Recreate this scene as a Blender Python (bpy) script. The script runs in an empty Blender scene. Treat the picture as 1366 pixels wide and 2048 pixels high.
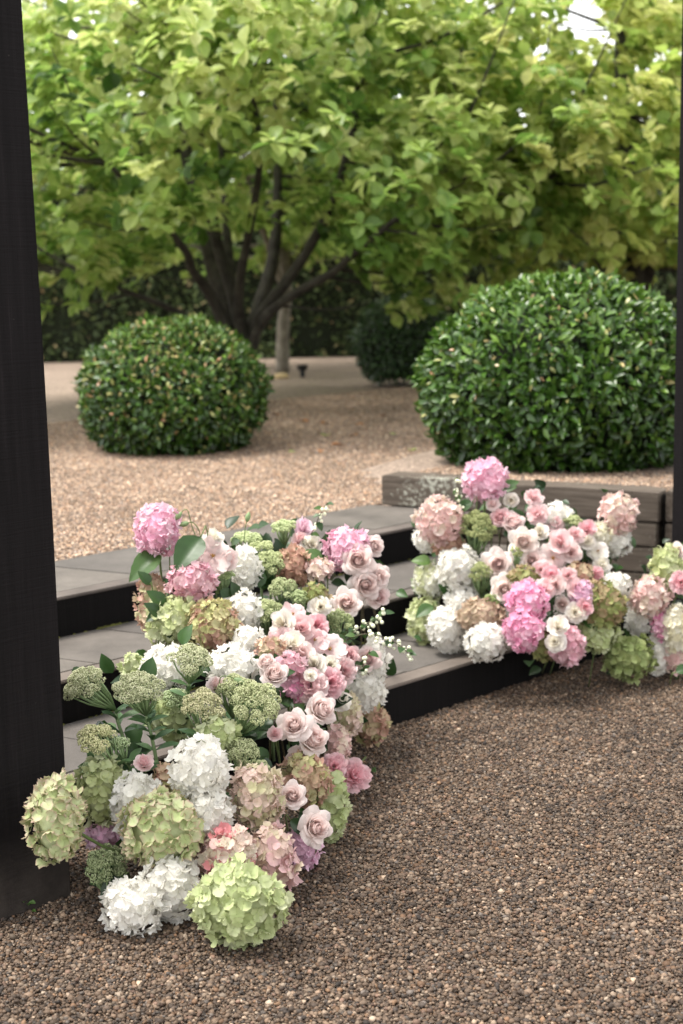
import bpy, math, random
import numpy as np
from mathutils import Vector, Matrix, Quaternion

# ------------------------------------------------------------------ camera, sky, sun, exposure
SC = bpy.context.scene
COL = SC.collection
W, H, F = 1366.0, 2048.0, 2844.0
PITCH, ROLL, YAW, CAMH = math.radians(9.72), math.radians(-1.15), math.radians(43.45), 1.613
FW = Vector((0, math.cos(PITCH), -math.sin(PITCH)))
_r = Vector((1, 0, 0)); _u = _r.cross(FW)
RT = _r * math.cos(ROLL) + _u * math.sin(ROLL)
UP = -_r * math.sin(ROLL) + _u * math.cos(ROLL)
CAM = Vector((0, 0, CAMH))
cd = bpy.data.cameras.new('camera'); cam = bpy.data.objects.new('camera', cd); COL.objects.link(cam)
cd.sensor_fit = 'VERTICAL'; cd.sensor_height = 36.0; cd.sensor_width = 24.0; cd.lens = F / H * 36.0
cd.clip_start = 0.05; cd.clip_end = 500
cam.matrix_world = Matrix(((RT.x, UP.x, -FW.x, 0), (RT.y, UP.y, -FW.y, 0), (RT.z, UP.z, -FW.z, CAMH), (0, 0, 0, 1)))
cd.dof.use_dof = True; cd.dof.focus_distance = 3.75; cd.dof.aperture_fstop = 3.0
SC.camera = cam

SUN_DIR = Vector((-0.40, -0.02, 1.0)).normalized()          # towards the sun
world = bpy.data.worlds.new('World'); SC.world = world; world.use_nodes = True
wn = world.node_tree.nodes; wl = world.node_tree.links
sky = wn.new('ShaderNodeTexSky'); sky.sky_type = 'NISHITA'; sky.sun_disc = False
sky.sun_elevation = math.asin(SUN_DIR.z); sky.sun_rotation = math.atan2(SUN_DIR.x, SUN_DIR.y)
sky.air_density = 1.0; sky.dust_density = 1.0; sky.ozone_density = 1.0
bg = wn['Background']; bg.inputs['Strength'].default_value = 0.15
hs = wn.new('ShaderNodeHueSaturation'); hs.inputs['Saturation'].default_value = 0.04     # thin white haze over the blue
wl.new(sky.outputs['Color'], hs.inputs['Color']); wl.new(hs.outputs['Color'], bg.inputs['Color'])
sd = bpy.data.lights.new('sun', 'SUN'); sun = bpy.data.objects.new('sun', sd); COL.objects.link(sun)
sd.energy = 1.9; sd.angle = math.radians(20); sd.color = (1.0, 0.95, 0.87)
sun.rotation_euler = SUN_DIR.to_track_quat('Z', 'Y').to_euler(); sun.location = (0, 0, 12)
SC.view_settings.view_transform = 'Standard'; SC.view_settings.look = 'None'
SC.view_settings.exposure = 1.64; SC.view_settings.gamma = 1.0; SC.view_settings.use_curve_mapping = False
SC.render.engine = 'CYCLES'
SC.cycles.use_denoising = True
SC.cycles.max_bounces = 8; SC.cycles.transparent_max_bounces = 6
SC.cycles.diffuse_bounces = 4; SC.cycles.transmission_bounces = 4; SC.cycles.glossy_bounces = 2
SC.cycles.sample_clamp_indirect = 6.0

RNG = np.random.default_rng(7)
random.seed(7)

# ------------------------------------------------------------------ geometry of the place
EV = Vector((math.cos(YAW), math.sin(YAW), 0)); NV = Vector((-EV.y, EV.x, 0))    # along the steps / up the steps
def en(e, n, z=0.0): return EV * e + NV * n + Vector((0, 0, z))
def ray(px, py): return FW + RT * ((px - W / 2) / F) - UP * ((py - H / 2) / F)
def at(px, py, Y):
    d = ray(px, py); return CAM + d * (Y / d.y)
def on_z(px, py, z):
    d = ray(px, py); return CAM + d * ((z - CAMH) / d.z)
def proj(P):
    d = P - CAM; z = d.dot(FW); return W / 2 + F * d.dot(RT) / z, H / 2 - F * d.dot(UP) / z
def proj_np(P):
    d = P - np.array(CAM); z = d @ np.array(FW)
    return W / 2 + F * (d @ np.array(RT)) / z, H / 2 - F * (d @ np.array(UP)) / z
def depth(P): return (P - CAM).dot(FW)
RISE, D0, TR = 0.15, 3.423, 0.486
GRAVEL_N = 4.98
def zg(P):
    n = P.x * NV.x + P.y * NV.y
    return 0.0 if n < D0 else RISE if n < D0 + TR else 2 * RISE if n < D0 + 2 * TR else 3 * RISE
WA = on_z(763, 1012, 0.45); WB = on_z(1320, 1047, 0.45)
WD = Vector((WB.x - WA.x, WB.y - WA.y, 0)); WLEN = WD.length; WD.normalize()      # along the timber wall
WN = Vector((-WD.y, WD.x, 0))                                                     # into the raised bed

# ------------------------------------------------------------------ helpers
def link(o, parent=None):
    COL.objects.link(o)
    if parent is not None: o.parent = parent
    return o
def tag(o, label=None, cat=None, group=None, kind=None):
    if label: o['label'] = label
    if cat: o['category'] = cat
    if group: o['group'] = group
    if kind: o['kind'] = kind
    return o
def empty(name, loc=(0, 0, 0), mat=None):
    o = bpy.data.objects.new(name, None); o.empty_display_size = 0.05; link(o)
    if mat is not None: o.matrix_world = mat
    else: o.location = loc
    return o
def mesh_np(name, V, Fc, mat=None, attrs=None, smooth=True):
    """V (n,3); Fc (m,k) array or list of tuples; attrs {name: (n,3|1)}"""
    me = bpy.data.meshes.new(name)
    V = np.asarray(V, dtype=np.float32)
    if isinstance(Fc, np.ndarray):
        m, k = Fc.shape
        me.vertices.add(len(V)); me.vertices.foreach_set('co', V.ravel())
        me.loops.add(m * k); me.loops.foreach_set('vertex_index', Fc.astype(np.int32).ravel())
        me.polygons.add(m); me.polygons.foreach_set('loop_start', np.arange(0, m * k, k, dtype=np.int32))
        me.polygons.foreach_set('loop_total', np.full(m, k, dtype=np.int32))
        me.update(calc_edges=True)
    else:
        me.from_pydata([tuple(v) for v in V], [], [tuple(f) for f in Fc])
    if attrs:
        for an, av in attrs.items():
            av = np.asarray(av, dtype=np.float32)
            if av.ndim == 1:
                a = me.attributes.new(an, 'FLOAT', 'POINT'); a.data.foreach_set('value', av)
            else:
                a = me.attributes.new(an, 'FLOAT_COLOR', 'POINT')
                a.data.foreach_set('color', np.c_[av, np.ones(len(av), dtype=np.float32)].astype(np.float32).ravel())
    if smooth and len(me.polygons): me.polygons.foreach_set('use_smooth', np.ones(len(me.polygons), dtype=bool))
    if mat: me.materials.append(mat)
    return me
def obj(name, me, parent=None): return link(bpy.data.objects.new(name, me), parent)

class MB:
    """small mesh collector"""
    def __init__(s): s.v = []; s.f = []
    def add(s, V, Fc):
        b = len(s.v); s.v += [tuple(v) for v in V]; s.f += [tuple(i + b for i in f) for f in Fc]; return s
    def hexa(s, P):          # 8 corners: bottom 4 ccw, top 4 ccw
        return s.add(P, [(3, 2, 1, 0), (4, 5, 6, 7), (0, 1, 5, 4), (1, 2, 6, 5), (2, 3, 7, 6), (3, 0, 4, 7)])
    def tube(s, pts, rad, seg=7, cap=True):
        V = []; Fc = []; pts = [Vector(p) for p in pts]; n = len(pts); ref = None
        for i, p in enumerate(pts):
            t = (pts[min(i + 1, n - 1)] - pts[max(i - 1, 0)]).normalized()
            if ref is None: ref = t.orthogonal().normalized()
            ref = (ref - t * ref.dot(t)).normalized(); b = t.cross(ref)
            for k in range(seg):
                a = 2 * math.pi * k / seg
                V.append(p + (ref * math.cos(a) + b * math.sin(a)) * rad[i])
        for i in range(n - 1):
            for k in range(seg):
                k2 = (k + 1) % seg
                Fc.append((i * seg + k, i * seg + k2, (i + 1) * seg + k2, (i + 1) * seg + k))
        if cap: Fc.append(tuple(range(seg))[::-1]); Fc.append(tuple((n - 1) * seg + k for k in range(seg)))
        return s.add(V, Fc)
    def mesh(s, name, mat, smooth=False, bevel=0):
        me = bpy.data.meshes.new(name); me.from_pydata(s.v, [], s.f); me.update()
        if bevel:
            import bmesh
            bm = bmesh.new(); bm.from_mesh(me)
            bmesh.ops.bevel(bm, geom=list(bm.edges), offset=bevel, segments=2, affect='EDGES', clamp_overlap=True)
            bm.to_mesh(me); bm.free()
        if smooth: me.polygons.foreach_set('use_smooth', np.ones(len(me.polygons), dtype=bool))
        me.materials.append(mat); return me
def smooth_path(pts, n=4):
    """Catmull-Rom through the points"""
    P = [Vector(p) for p in pts]; out = []
    P = [P[0] * 2 - P[1]] + P + [P[-1] * 2 - P[-2]]
    for i in range(1, len(P) - 2):
        for k in range(n):
            t = k / n; a, b, c, d = P[i - 1], P[i], P[i + 1], P[i + 2]
            out.append(0.5 * ((2 * b) + (c - a) * t + (2 * a - 5 * b + 4 * c - d) * t * t + (3 * b - a - 3 * c + d) * t ** 3))
    out.append(P[-2]); return out

# ------------------------------------------------------------------ materials
def new_mat(name):
    m = bpy.data.materials.new(name); m.use_nodes = True
    nt = m.node_tree; return m, nt, nt.nodes, nt.links, nt.nodes['Principled BSDF']
def noise(N, scale, detail=4, rough=0.55, vec=None, L=None):
    n = N.new('ShaderNodeTexNoise'); n.inputs['Scale'].default_value = scale
    n.inputs['Detail'].default_value = detail; n.inputs['Roughness'].default_value = rough
    if vec is not None: L.new(vec, n.inputs['Vector'])
    return n
def ramp(N, stops):
    r = N.new('ShaderNodeValToRGB'); e = r.color_ramp.elements
    while len(e) < len(stops): e.new(0.5)
    for el, (p, c) in zip(e, stops): el.position = p; el.color = (*c, 1) if len(c) == 3 else c
    return r
def mixc(N, L, fac, a, b, mode='MIX'):
    m = N.new('ShaderNodeMix'); m.data_type = 'RGBA'; m.blend_type = mode
    for s, v in ((0, fac), (6, a), (7, b)):
        if hasattr(v, 'links') or hasattr(v, 'is_linked'): L.new(v, m.inputs[s])
        else: m.inputs[s].default_value = v if s == 0 else (*v, 1)
    return m.outputs[2]
def bump(N, L, h, strength, dist, bsdf):
    b = N.new('ShaderNodeBump'); b.inputs['Strength'].default_value = strength; b.inputs['Distance'].default_value = dist
    L.new(h, b.inputs['Height']); L.new(b.outputs['Normal'], bsdf.inputs['Normal'])
def translucent(nt, N, L, bsdf, colour, fac):
    t = N.new('ShaderNodeBsdfTranslucent'); L.new(colour, t.inputs['Color'])
    mx = N.new('ShaderNodeMixShader'); mx.inputs['Fac'].default_value = fac
    L.new(bsdf.outputs['BSDF'], mx.inputs[1]); L.new(t.outputs['BSDF'], mx.inputs[2])
    L.new(mx.outputs['Shader'], nt.nodes['Material Output'].inputs['Surface'])
def object_coord(N): return N.new('ShaderNodeTexCoord').outputs['Object']
def world_pos(N): return N.new('ShaderNodeNewGeometry').outputs['Position']

def petal_mat(name, edge=(1, 1, 1), edge_amt=0.0, base=(0.5, 0.55, 0.3), base_amt=0.0, trans=0.3, rough=0.6):
    m, nt, N, L, b = new_mat(name)
    oi = N.new('ShaderNodeObjectInfo')
    ta = N.new('ShaderNodeAttribute'); ta.attribute_name = 'tip'
    pw = N.new('ShaderNodeMath'); pw.operation = 'POWER'; L.new(ta.outputs['Fac'], pw.inputs[0]); pw.inputs[1].default_value = 5.0
    sc = N.new('ShaderNodeMath'); sc.operation = 'MULTIPLY'; L.new(pw.outputs[0], sc.inputs[0]); sc.inputs[1].default_value = edge_amt
    c = mixc(N, L, sc.outputs[0], oi.outputs['Color'], edge)
    iv = N.new('ShaderNodeMath'); iv.operation = 'SUBTRACT'; iv.inputs[0].default_value = 1.0; L.new(ta.outputs['Fac'], iv.inputs[1])
    s2 = N.new('ShaderNodeMath'); s2.operation = 'MULTIPLY'; L.new(iv.outputs[0], s2.inputs[0]); s2.inputs[1].default_value = base_amt
    c = mixc(N, L, s2.outputs[0], c, base)
    n = noise(N, 90, 3, 0.6, world_pos(N), L)
    hr = N.new('ShaderNodeMapRange'); hr.inputs[1].default_value = 0.3; hr.inputs[2].default_value = 0.7
    hr.inputs[3].default_value = 0.93; hr.inputs[4].default_value = 1.05; L.new(n.outputs['Fac'], hr.inputs[0])
    cc = N.new('ShaderNodeVectorMath'); cc.operation = 'SCALE'; L.new(c, cc.inputs[0]); L.new(hr.outputs[0], cc.inputs['Scale'])
    L.new(cc.outputs[0], b.inputs['Base Color']); b.inputs['Roughness'].default_value = rough
    b.inputs['Specular IOR Level'].default_value = 0.25
    bump(N, L, n.outputs['Fac'], 0.25, 0.002, b)
    translucent(nt, N, L, b, cc.outputs[0], trans)
    return m
def leaf_mat(name, ramp_stops, from_attr, trans=0.35, rough=0.42, spec=0.5, tcol=None):
    """leaf colour from a ramp driven per leaf by the 'tint' attribute (joined leaves) or the object's random value"""
    m, nt, N, L, b = new_mat(name)
    if from_attr:
        a = N.new('ShaderNodeAttribute'); a.attribute_name = 'tint'; drv = a.outputs['Fac']
    else:
        a = N.new('ShaderNodeObjectInfo'); sp = N.new('ShaderNodeSeparateColor'); L.new(a.outputs['Color'], sp.inputs[0]); drv = sp.outputs[0]
    r = ramp(N, ramp_stops); L.new(drv, r.inputs['Fac'])
    n = noise(N, 25, 2, 0.5, world_pos(N), L)
    c = mixc(N, L, 0.35, r.outputs['Color'], n.outputs['Fac'], 'OVERLAY')
    L.new(c, b.inputs['Base Color']); b.inputs['Roughness'].default_value = rough
    b.inputs['Specular IOR Level'].default_value = spec
    if trans:
        if tcol:
            t = mixc(N, L, 0.6, c, tcol); translucent(nt, N, L, b, t, trans)
        else: translucent(nt, N, L, b, c, trans)
    return m
def flat_mat(name, col, rough=0.7, var=0.25, scale=20, spec=0.3, bmp=0.0, bdist=0.004):
    m, nt, N, L, b = new_mat(name)
    n = noise(N, scale, 5, 0.6, object_coord(N), L)
    r = ramp(N, [(0.3, tuple(c * (1 - var) for c in col)), (0.7, tuple(min(1, c * (1 + var)) for c in col))])
    L.new(n.outputs['Fac'], r.inputs['Fac']); L.new(r.outputs['Color'], b.inputs['Base Color'])
    b.inputs['Roughness'].default_value = rough; b.inputs['Specular IOR Level'].default_value = spec
    if bmp: bump(N, L, n.outputs['Fac'], bmp, bdist, b)
    return m

def gravel_sheet_mat(name, tone):
    m, nt, N, L, b = new_mat(name)
    p = world_pos(N)
    v = N.new('ShaderNodeTexVoronoi'); v.inputs['Scale'].default_value = 95; L.new(p, v.inputs['Vector'])
    sp = N.new('ShaderNodeSeparateColor'); L.new(v.outputs['Color'], sp.inputs[0])
    r = ramp(N, [(0.0, tuple(c * 0.45 for c in tone)), (0.4, tuple(c * 0.85 for c in tone)), (0.8, tone), (1.0, tuple(min(1, c * 1.6) for c in tone))])
    L.new(sp.outputs[0], r.inputs['Fac'])
    n = noise(N, 1.3, 4, 0.6, p, L); r2 = ramp(N, [(0.3, (0.78, 0.77, 0.76)), (0.7, (1.1, 1.1, 1.1))]); L.new(n.outputs['Fac'], r2.inputs['Fac'])
    c = mixc(N, L, 1.0, r.outputs['Color'], r2.outputs['Color'], 'MULTIPLY')
    L.new(c, b.inputs['Base Color']); b.inputs['Roughness'].default_value = 0.85; b.inputs['Specular IOR Level'].default_value = 0.2
    bump(N, L, v.outputs['Distance'], 0.8, 0.006, b)
    return m
def pebble_mat(name, gain):
    m, nt, N, L, b = new_mat(name)
    a = N.new('ShaderNodeAttribute'); a.attribute_name = 'col'
    n = noise(N, 1.6, 4, 0.6, world_pos(N), L)
    r2 = ramp(N, [(0.3, tuple(0.74 * g for g in gain)), (0.7, tuple(1.12 * g for g in gain))]); L.new(n.outputs['Fac'], r2.inputs['Fac'])
    c = mixc(N, L, 1.0, a.outputs['Color'], r2.outputs['Color'], 'MULTIPLY')
    n2 = noise(N, 420, 3, 0.6, world_pos(N), L)
    r3 = ramp(N, [(0.3, (0.8, 0.8, 0.8)), (0.7, (1.15, 1.15, 1.15))]); L.new(n2.outputs['Fac'], r3.inputs['Fac'])
    c = mixc(N, L, 1.0, c, r3.outputs['Color'], 'MULTIPLY')
    L.new(c, b.inputs['Base Color']); b.inputs['Roughness'].default_value = 0.7; b.inputs['Specular IOR Level'].default_value = 0.3
    return m
def black_timber_mat(name, col=(0.0085, 0.007, 0.0075), dust=0.6):
    m, nt, N, L, b = new_mat(name)
    tc = object_coord(N)
    mp = N.new('ShaderNodeMapping'); mp.inputs['Scale'].default_value = (60, 60, 2.5); L.new(tc, mp.inputs['Vector'])
    grain = noise(N, 1.0, 6, 0.65, mp.outputs['Vector'], L)
    mp2 = N.new('ShaderNodeMapping'); mp2.inputs['Scale'].default_value = (6, 6, 160); L.new(tc, mp2.inputs['Vector'])
    saw = noise(N, 1.0, 3, 0.6, mp2.outputs['Vector'], L)
    r = ramp(N, [(0.35, tuple(c * 0.6 for c in col)), (0.62, col), (0.8, tuple(c * 2.4 for c in col))]); L.new(grain.outputs['Fac'], r.inputs['Fac'])
    # small pale scuffs
    sc = noise(N, 46, 5, 0.75, tc, L); rs = ramp(N, [(0.72, (0, 0, 0)), (0.77, (1, 1, 1))]); L.new(sc.outputs['Fac'], rs.inputs['Fac'])
    c = mixc(N, L, rs.outputs['Color'], r.outputs['Color'], (0.22, 0.2, 0.18))
    # dust splashed up from the gravel near the foot
    sx = N.new('ShaderNodeSeparateXYZ'); L.new(tc, sx.inputs[0])
    mr = N.new('ShaderNodeMapRange'); mr.inputs[1].default_value = 0.22; mr.inputs[2].default_value = 0.02; mr.inputs[3].default_value = 0; mr.inputs[4].default_value = dust
    L.new(sx.outputs['Z'], mr.inputs[0])
    dn = noise(N, 16, 5, 0.7, tc, L); mm = N.new('ShaderNodeMath'); mm.operation = 'MULTIPLY'; L.new(mr.outputs[0], mm.inputs[0]); L.new(dn.outputs['Fac'], mm.inputs[1])
    c = mixc(N, L, mm.outputs[0], c, (0.12, 0.10, 0.085))
    L.new(c, b.inputs['Base Color']); b.inputs['Roughness'].default_value = 0.7; b.inputs['Specular IOR Level'].default_value = 0.12
    ad = N.new('ShaderNodeMath'); ad.operation = 'ADD'; L.new(grain.outputs['Fac'], ad.inputs[0]); L.new(saw.outputs['Fac'], ad.inputs[1])
    bump(N, L, ad.outputs[0], 0.5, 0.003, b)
    return m
def stone_mat(name, col, moss=True):
    m, nt, N, L, b = new_mat(name)
    p = world_pos(N)
    n = noise(N, 5, 6, 0.65, p, L); f = noise(N, 260, 3, 0.7, p, L)
    r = ramp(N, [(0.3, tuple(c * 0.66 for c in col)), (0.7, tuple(c * 1.25 for c in col))]); L.new(n.outputs['Fac'], r.inputs['Fac'])
    rf = ramp(N, [(0.3, (0.75, 0.75, 0.75)), (0.7, (1.2, 1.2, 1.2))]); L.new(f.outputs['Fac'], rf.inputs['Fac'])
    c = mixc(N, L, 1.0, r.outputs['Color'], rf.outputs['Color'], 'MULTIPLY')
    oi = N.new('ShaderNodeObjectInfo'); ro = ramp(N, [(0, (0.88, 0.88, 0.9)), (1, (1.1, 1.08, 1.05))]); L.new(oi.outputs['Random'], ro.inputs['Fac'])
    c = mixc(N, L, 1.0, c, ro.outputs['Color'], 'MULTIPLY')
    L.new(c, b.inputs['Base Color']); b.inputs['Roughness'].default_value = 0.75; b.inputs['Specular IOR Level'].default_value = 0.3
    bump(N, L, f.outputs['Fac'], 0.35, 0.002, b)
    return m
def sleeper_mat(name, lichen):
    m, nt, N, L, b = new_mat(name)
    tc = object_coord(N)
    mp = N.new('ShaderNodeMapping'); mp.inputs['Scale'].default_value = (3, 45, 45); L.new(tc, mp.inputs['Vector'])
    g = noise(N, 1.0, 6, 0.65, mp.outputs['Vector'], L)
    r = ramp(N, [(0.3, (0.045, 0.034, 0.026)), (0.55, (0.10, 0.08, 0.063)), (0.75, (0.165, 0.14, 0.115))]); L.new(g.outputs['Fac'], r.inputs['Fac'])
    l = noise(N, 42, 6, 0.7, tc, L); l2 = noise(N, 2.2, 2, 0.5, tc, L)
    mu = N.new('ShaderNodeMath'); mu.operation = 'MULTIPLY'; L.new(l.outputs['Fac'], mu.inputs[0]); L.new(l2.outputs['Fac'], mu.inputs[1])
    rl = ramp(N, [(lichen, (0, 0, 0)), (lichen + 0.05, (1, 1, 1))]); L.new(mu.outputs[0], rl.inputs['Fac'])
    c = mixc(N, L, rl.outputs['Color'], r.outputs['Color'], (0.36, 0.36, 0.30))
    L.new(c, b.inputs['Base Color']); b.inputs['Roughness'].default_value = 0.8; b.inputs['Specular IOR Level'].default_value = 0.25
    bump(N, L, g.outputs['Fac'], 0.6, 0.006, b)
    return m
def bark_mat(name, dark, light):
    m, nt, N, L, b = new_mat(name)
    p = world_pos(N)
    n = noise(N, 9, 5, 0.65, p, L); r = ramp(N, [(0.32, dark), (0.6, tuple((a + c) / 2 for a, c in zip(dark, light))), (0.75, light)])
    L.new(n.outputs['Fac'], r.inputs['Fac']); L.new(r.outputs['Color'], b.inputs['Base Color']); b.inputs['Roughness'].default_value = 0.85
    f = noise(N, 45, 4, 0.7, p, L); bump(N, L, f.outputs['Fac'], 0.6, 0.01, b)
    return m

M = {}
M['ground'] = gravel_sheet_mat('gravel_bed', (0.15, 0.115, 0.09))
M['terrace'] = gravel_sheet_mat('terrace_gravel', (0.29, 0.225, 0.18))
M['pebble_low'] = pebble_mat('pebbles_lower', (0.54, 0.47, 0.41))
M['pebble_high'] = pebble_mat('pebbles_upper', (1.38, 1.23, 1.10))
M['black'] = black_timber_mat('black_timber', (0.005, 0.0042, 0.0042), 0.0)
M['post'] = black_timber_mat('black_post')
M['stone'] = stone_mat('bluestone', (0.112, 0.100, 0.089))
M['nosing'] = stone_mat('nosing', (0.125, 0.104, 0.090))  # top edge of the riser timber, light from above put into its paler colour
M['sleeper'] = sleeper_mat('old_sleeper', 0.33)
M['lichen'] = sleeper_mat('lichened_sleeper', 0.285)
M['bark'] = bark_mat('magnolia_bark', (0.014, 0.011, 0.008), (0.085, 0.08, 0.06))
M['palebark'] = bark_mat('pale_bark', (0.10, 0.085, 0.065), (0.30, 0.27, 0.22))
M['stem'] = flat_mat('green_stem', (0.12, 0.17, 0.06), 0.5, 0.3, 30)
M['redstem'] = flat_mat('rose_stem', (0.06, 0.05, 0.025), 0.5, 0.3, 30)
M['sedstem'] = flat_mat('sedum_stem', (0.20, 0.28, 0.13), 0.5, 0.2, 30)
M['foam'] = flat_mat('floral_foam', (0.012, 0.03, 0.014), 0.9, 0.3, 40)
M['moss'] = flat_mat('moss', (0.10, 0.10, 0.02), 0.95, 0.5, 60, bmp=0.8)
M['berry'] = flat_mat('snowberry', (0.72, 0.74, 0.55), 0.35, 0.08, 40)
M['plastic'] = flat_mat('black_plastic', (0.012, 0.012, 0.012), 0.4, 0.1, 20)
M['rock'] = flat_mat('pale_rock', (0.48, 0.36, 0.2), 0.8, 0.2, 12, bmp=0.4)
M['litter'] = flat_mat('dead_leaf', (0.30, 0.13, 0.05), 0.7, 0.4, 18)
M['stamen'] = flat_mat('stamen', (0.28, 0.14, 0.03), 0.6, 0.5, 200)
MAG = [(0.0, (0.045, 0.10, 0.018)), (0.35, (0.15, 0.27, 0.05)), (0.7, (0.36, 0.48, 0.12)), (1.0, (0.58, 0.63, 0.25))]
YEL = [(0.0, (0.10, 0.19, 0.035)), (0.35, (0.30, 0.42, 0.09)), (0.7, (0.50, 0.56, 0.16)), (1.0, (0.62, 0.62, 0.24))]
FAR = [(0.0, (0.06, 0.12, 0.03)), (0.5, (0.17, 0.25, 0.065)), (1.0, (0.34, 0.40, 0.13))]
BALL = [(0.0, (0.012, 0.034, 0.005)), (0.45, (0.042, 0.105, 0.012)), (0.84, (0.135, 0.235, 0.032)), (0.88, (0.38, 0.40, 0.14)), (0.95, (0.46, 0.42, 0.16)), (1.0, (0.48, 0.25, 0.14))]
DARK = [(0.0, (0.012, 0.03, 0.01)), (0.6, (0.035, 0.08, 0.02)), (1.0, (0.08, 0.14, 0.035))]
HEDGE = [(0.0, (0.02, 0.036, 0.012)), (0.5, (0.06, 0.09, 0.028)), (0.85, (0.14, 0.18, 0.06)), (1.0, (0.34, 0.24, 0.13))]
FLO = [(0.0, (0.014, 0.034, 0.012)), (0.5, (0.035, 0.085, 0.018)), (1.0, (0.085, 0.15, 0.035))]
SEDL = [(0.0, (0.035, 0.085, 0.03)), (0.5, (0.09, 0.17, 0.065)), (1.0, (0.20, 0.28, 0.14))]
for nm, rp, tr, ro, sp in (('magnolia', MAG, 0.58, 0.42, 0.5), ('yellow', YEL, 0.58, 0.45, 0.4), ('far', FAR, 0.45, 0.5, 0.3), ('ball', BALL, 0.2, 0.3, 0.5),
                           ('dark', DARK, 0.1, 0.3, 0.4), ('hedge', HEDGE, 0.2, 0.5, 0.3), ('florist', FLO, 0.22, 0.4, 0.4), ('sedum_leaf', SEDL, 0.15, 0.5, 0.3)):
    M[nm + '_j'] = leaf_mat(nm + '_leaves', rp, True, tr, ro, sp)
    M[nm + '_o'] = leaf_mat(nm + '_leaf', rp, False, tr, ro, sp)

# ------------------------------------------------------------------ the setting
def sheet(name, corners, mat, label=None):
    me = mesh_np(name, np.array([tuple(c) for c in corners]), [tuple(range(len(corners)))], mat, smooth=False)
    o = obj(name, me); tag(o, kind='structure', label=label); return o
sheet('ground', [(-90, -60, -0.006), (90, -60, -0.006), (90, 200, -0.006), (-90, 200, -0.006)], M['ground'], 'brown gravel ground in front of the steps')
_we = lambda n: WA.dot(EV) + (n - WA.dot(NV)) / (WB.dot(NV) - WA.dot(NV)) * (WB.dot(EV) - WA.dot(EV))
sheet('terrace', [en(-60, 4.5, 0.437), en(_we(4.5) + 0.07, 4.5, 0.437), en(_we(3.6) + 0.07, 3.6, 0.437), en(90, 3.6, 0.437), en(140, 160, 0.437), en(-60, 160, 0.437)], M['terrace'], 'tan gravel terrace above the steps')

def pebble_tile(L, seed, rad=0.0043):
    """one square of loose stones, rounded and uneven, each a squashed icosahedron"""
    g = np.random.default_rng(seed)
    t = (1 + 5 ** 0.5) / 2
    ico = np.array([(-1, t, 0), (1, t, 0), (-1, -t, 0), (1, -t, 0), (0, -1, t), (0, 1, t), (0, -1, -t), (0, 1, -t), (t, 0, -1), (t, 0, 1), (-t, 0, -1), (-t, 0, 1)]) / math.sqrt(1 + t * t)
    icf = np.array([(0, 11, 5), (0, 5, 1), (0, 1, 7), (0, 7, 10), (0, 10, 11), (1, 5, 9), (5, 11, 4), (11, 10, 2), (10, 7, 6), (7, 1, 8), (3, 9, 4), (3, 4, 2), (3, 2, 6), (3, 6, 8), (3, 8, 9), (4, 9, 5), (2, 4, 11), (6, 2, 10), (8, 6, 7), (9, 8, 1)])
    sp = rad * 1.95
    k = int(L / sp); xs = (np.arange(k) + 0.5) * (L / k) - L / 2
    P = []
    for layer, frac in ((0, 1.0), (1, 0.8)):
        X, Y = np.meshgrid(xs, xs); p = np.c_[X.ravel(), Y.ravel()]
        p = p[g.random(len(p)) < frac] ; p = p + g.uniform(-0.55, 0.55, p.shape) * sp
        z = g.normal(-0.003 + layer * 0.0035, 0.0016, len(p)); P.append(np.c_[p, z])
    P = np.concatenate(P); n = len(P)
    s = rad * np.exp(g.normal(0, 0.36, n)); s = np.minimum(s, rad * 2.2)
    sc = np.stack([s * g.uniform(0.8, 1.3, n), s * g.uniform(0.7, 1.1, n), s * g.uniform(0.5, 0.85, n)], 1)
    a = g.uniform(0, 2 * math.pi, n); ti = g.normal(0, 0.4, n)
    V = ico[None] * (1 + 0.16 * g.normal(size=(n, 12, 1))) * sc[:, None, :]
    ct, st = np.cos(ti)[:, None], np.sin(ti)[:, None]
    y = V[..., 1] * ct - V[..., 2] * st; z = V[..., 1] * st + V[..., 2] * ct
    ca, sa = np.cos(a)[:, None], np.sin(a)[:, None]
    x2 = V[..., 0] * ca - y * sa; y2 = V[..., 0] * sa + y * ca
    V = np.stack([x2, y2, z], -1) + P[:, None, :]
    pal = np.array([(0.20, 0.155, 0.12), (0.27, 0.215, 0.17), (0.13, 0.105, 0.088), (0.36, 0.305, 0.25), (0.085, 0.075, 0.07), (0.24, 0.165, 0.11), (0.19, 0.18, 0.175), (0.46, 0.41, 0.35), (0.27, 0.18, 0.12), (0.23, 0.165, 0.135)])
    pr = np.array([0.22, 0.2, 0.17, 0.09, 0.09, 0.08, 0.06, 0.03, 0.02, 0.04])
    c = pal[g.choice(len(pal), n, p=pr / pr.sum())] * np.exp(g.normal(0, 0.32, (n, 1)))
    Fc = (icf[None] + (np.arange(n) * 12)[:, None, None]).reshape(-1, 3)
    return mesh_np('gravel', V.reshape(-1, 3), Fc, None, {'col': np.repeat(c, 12, axis=0)})
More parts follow.
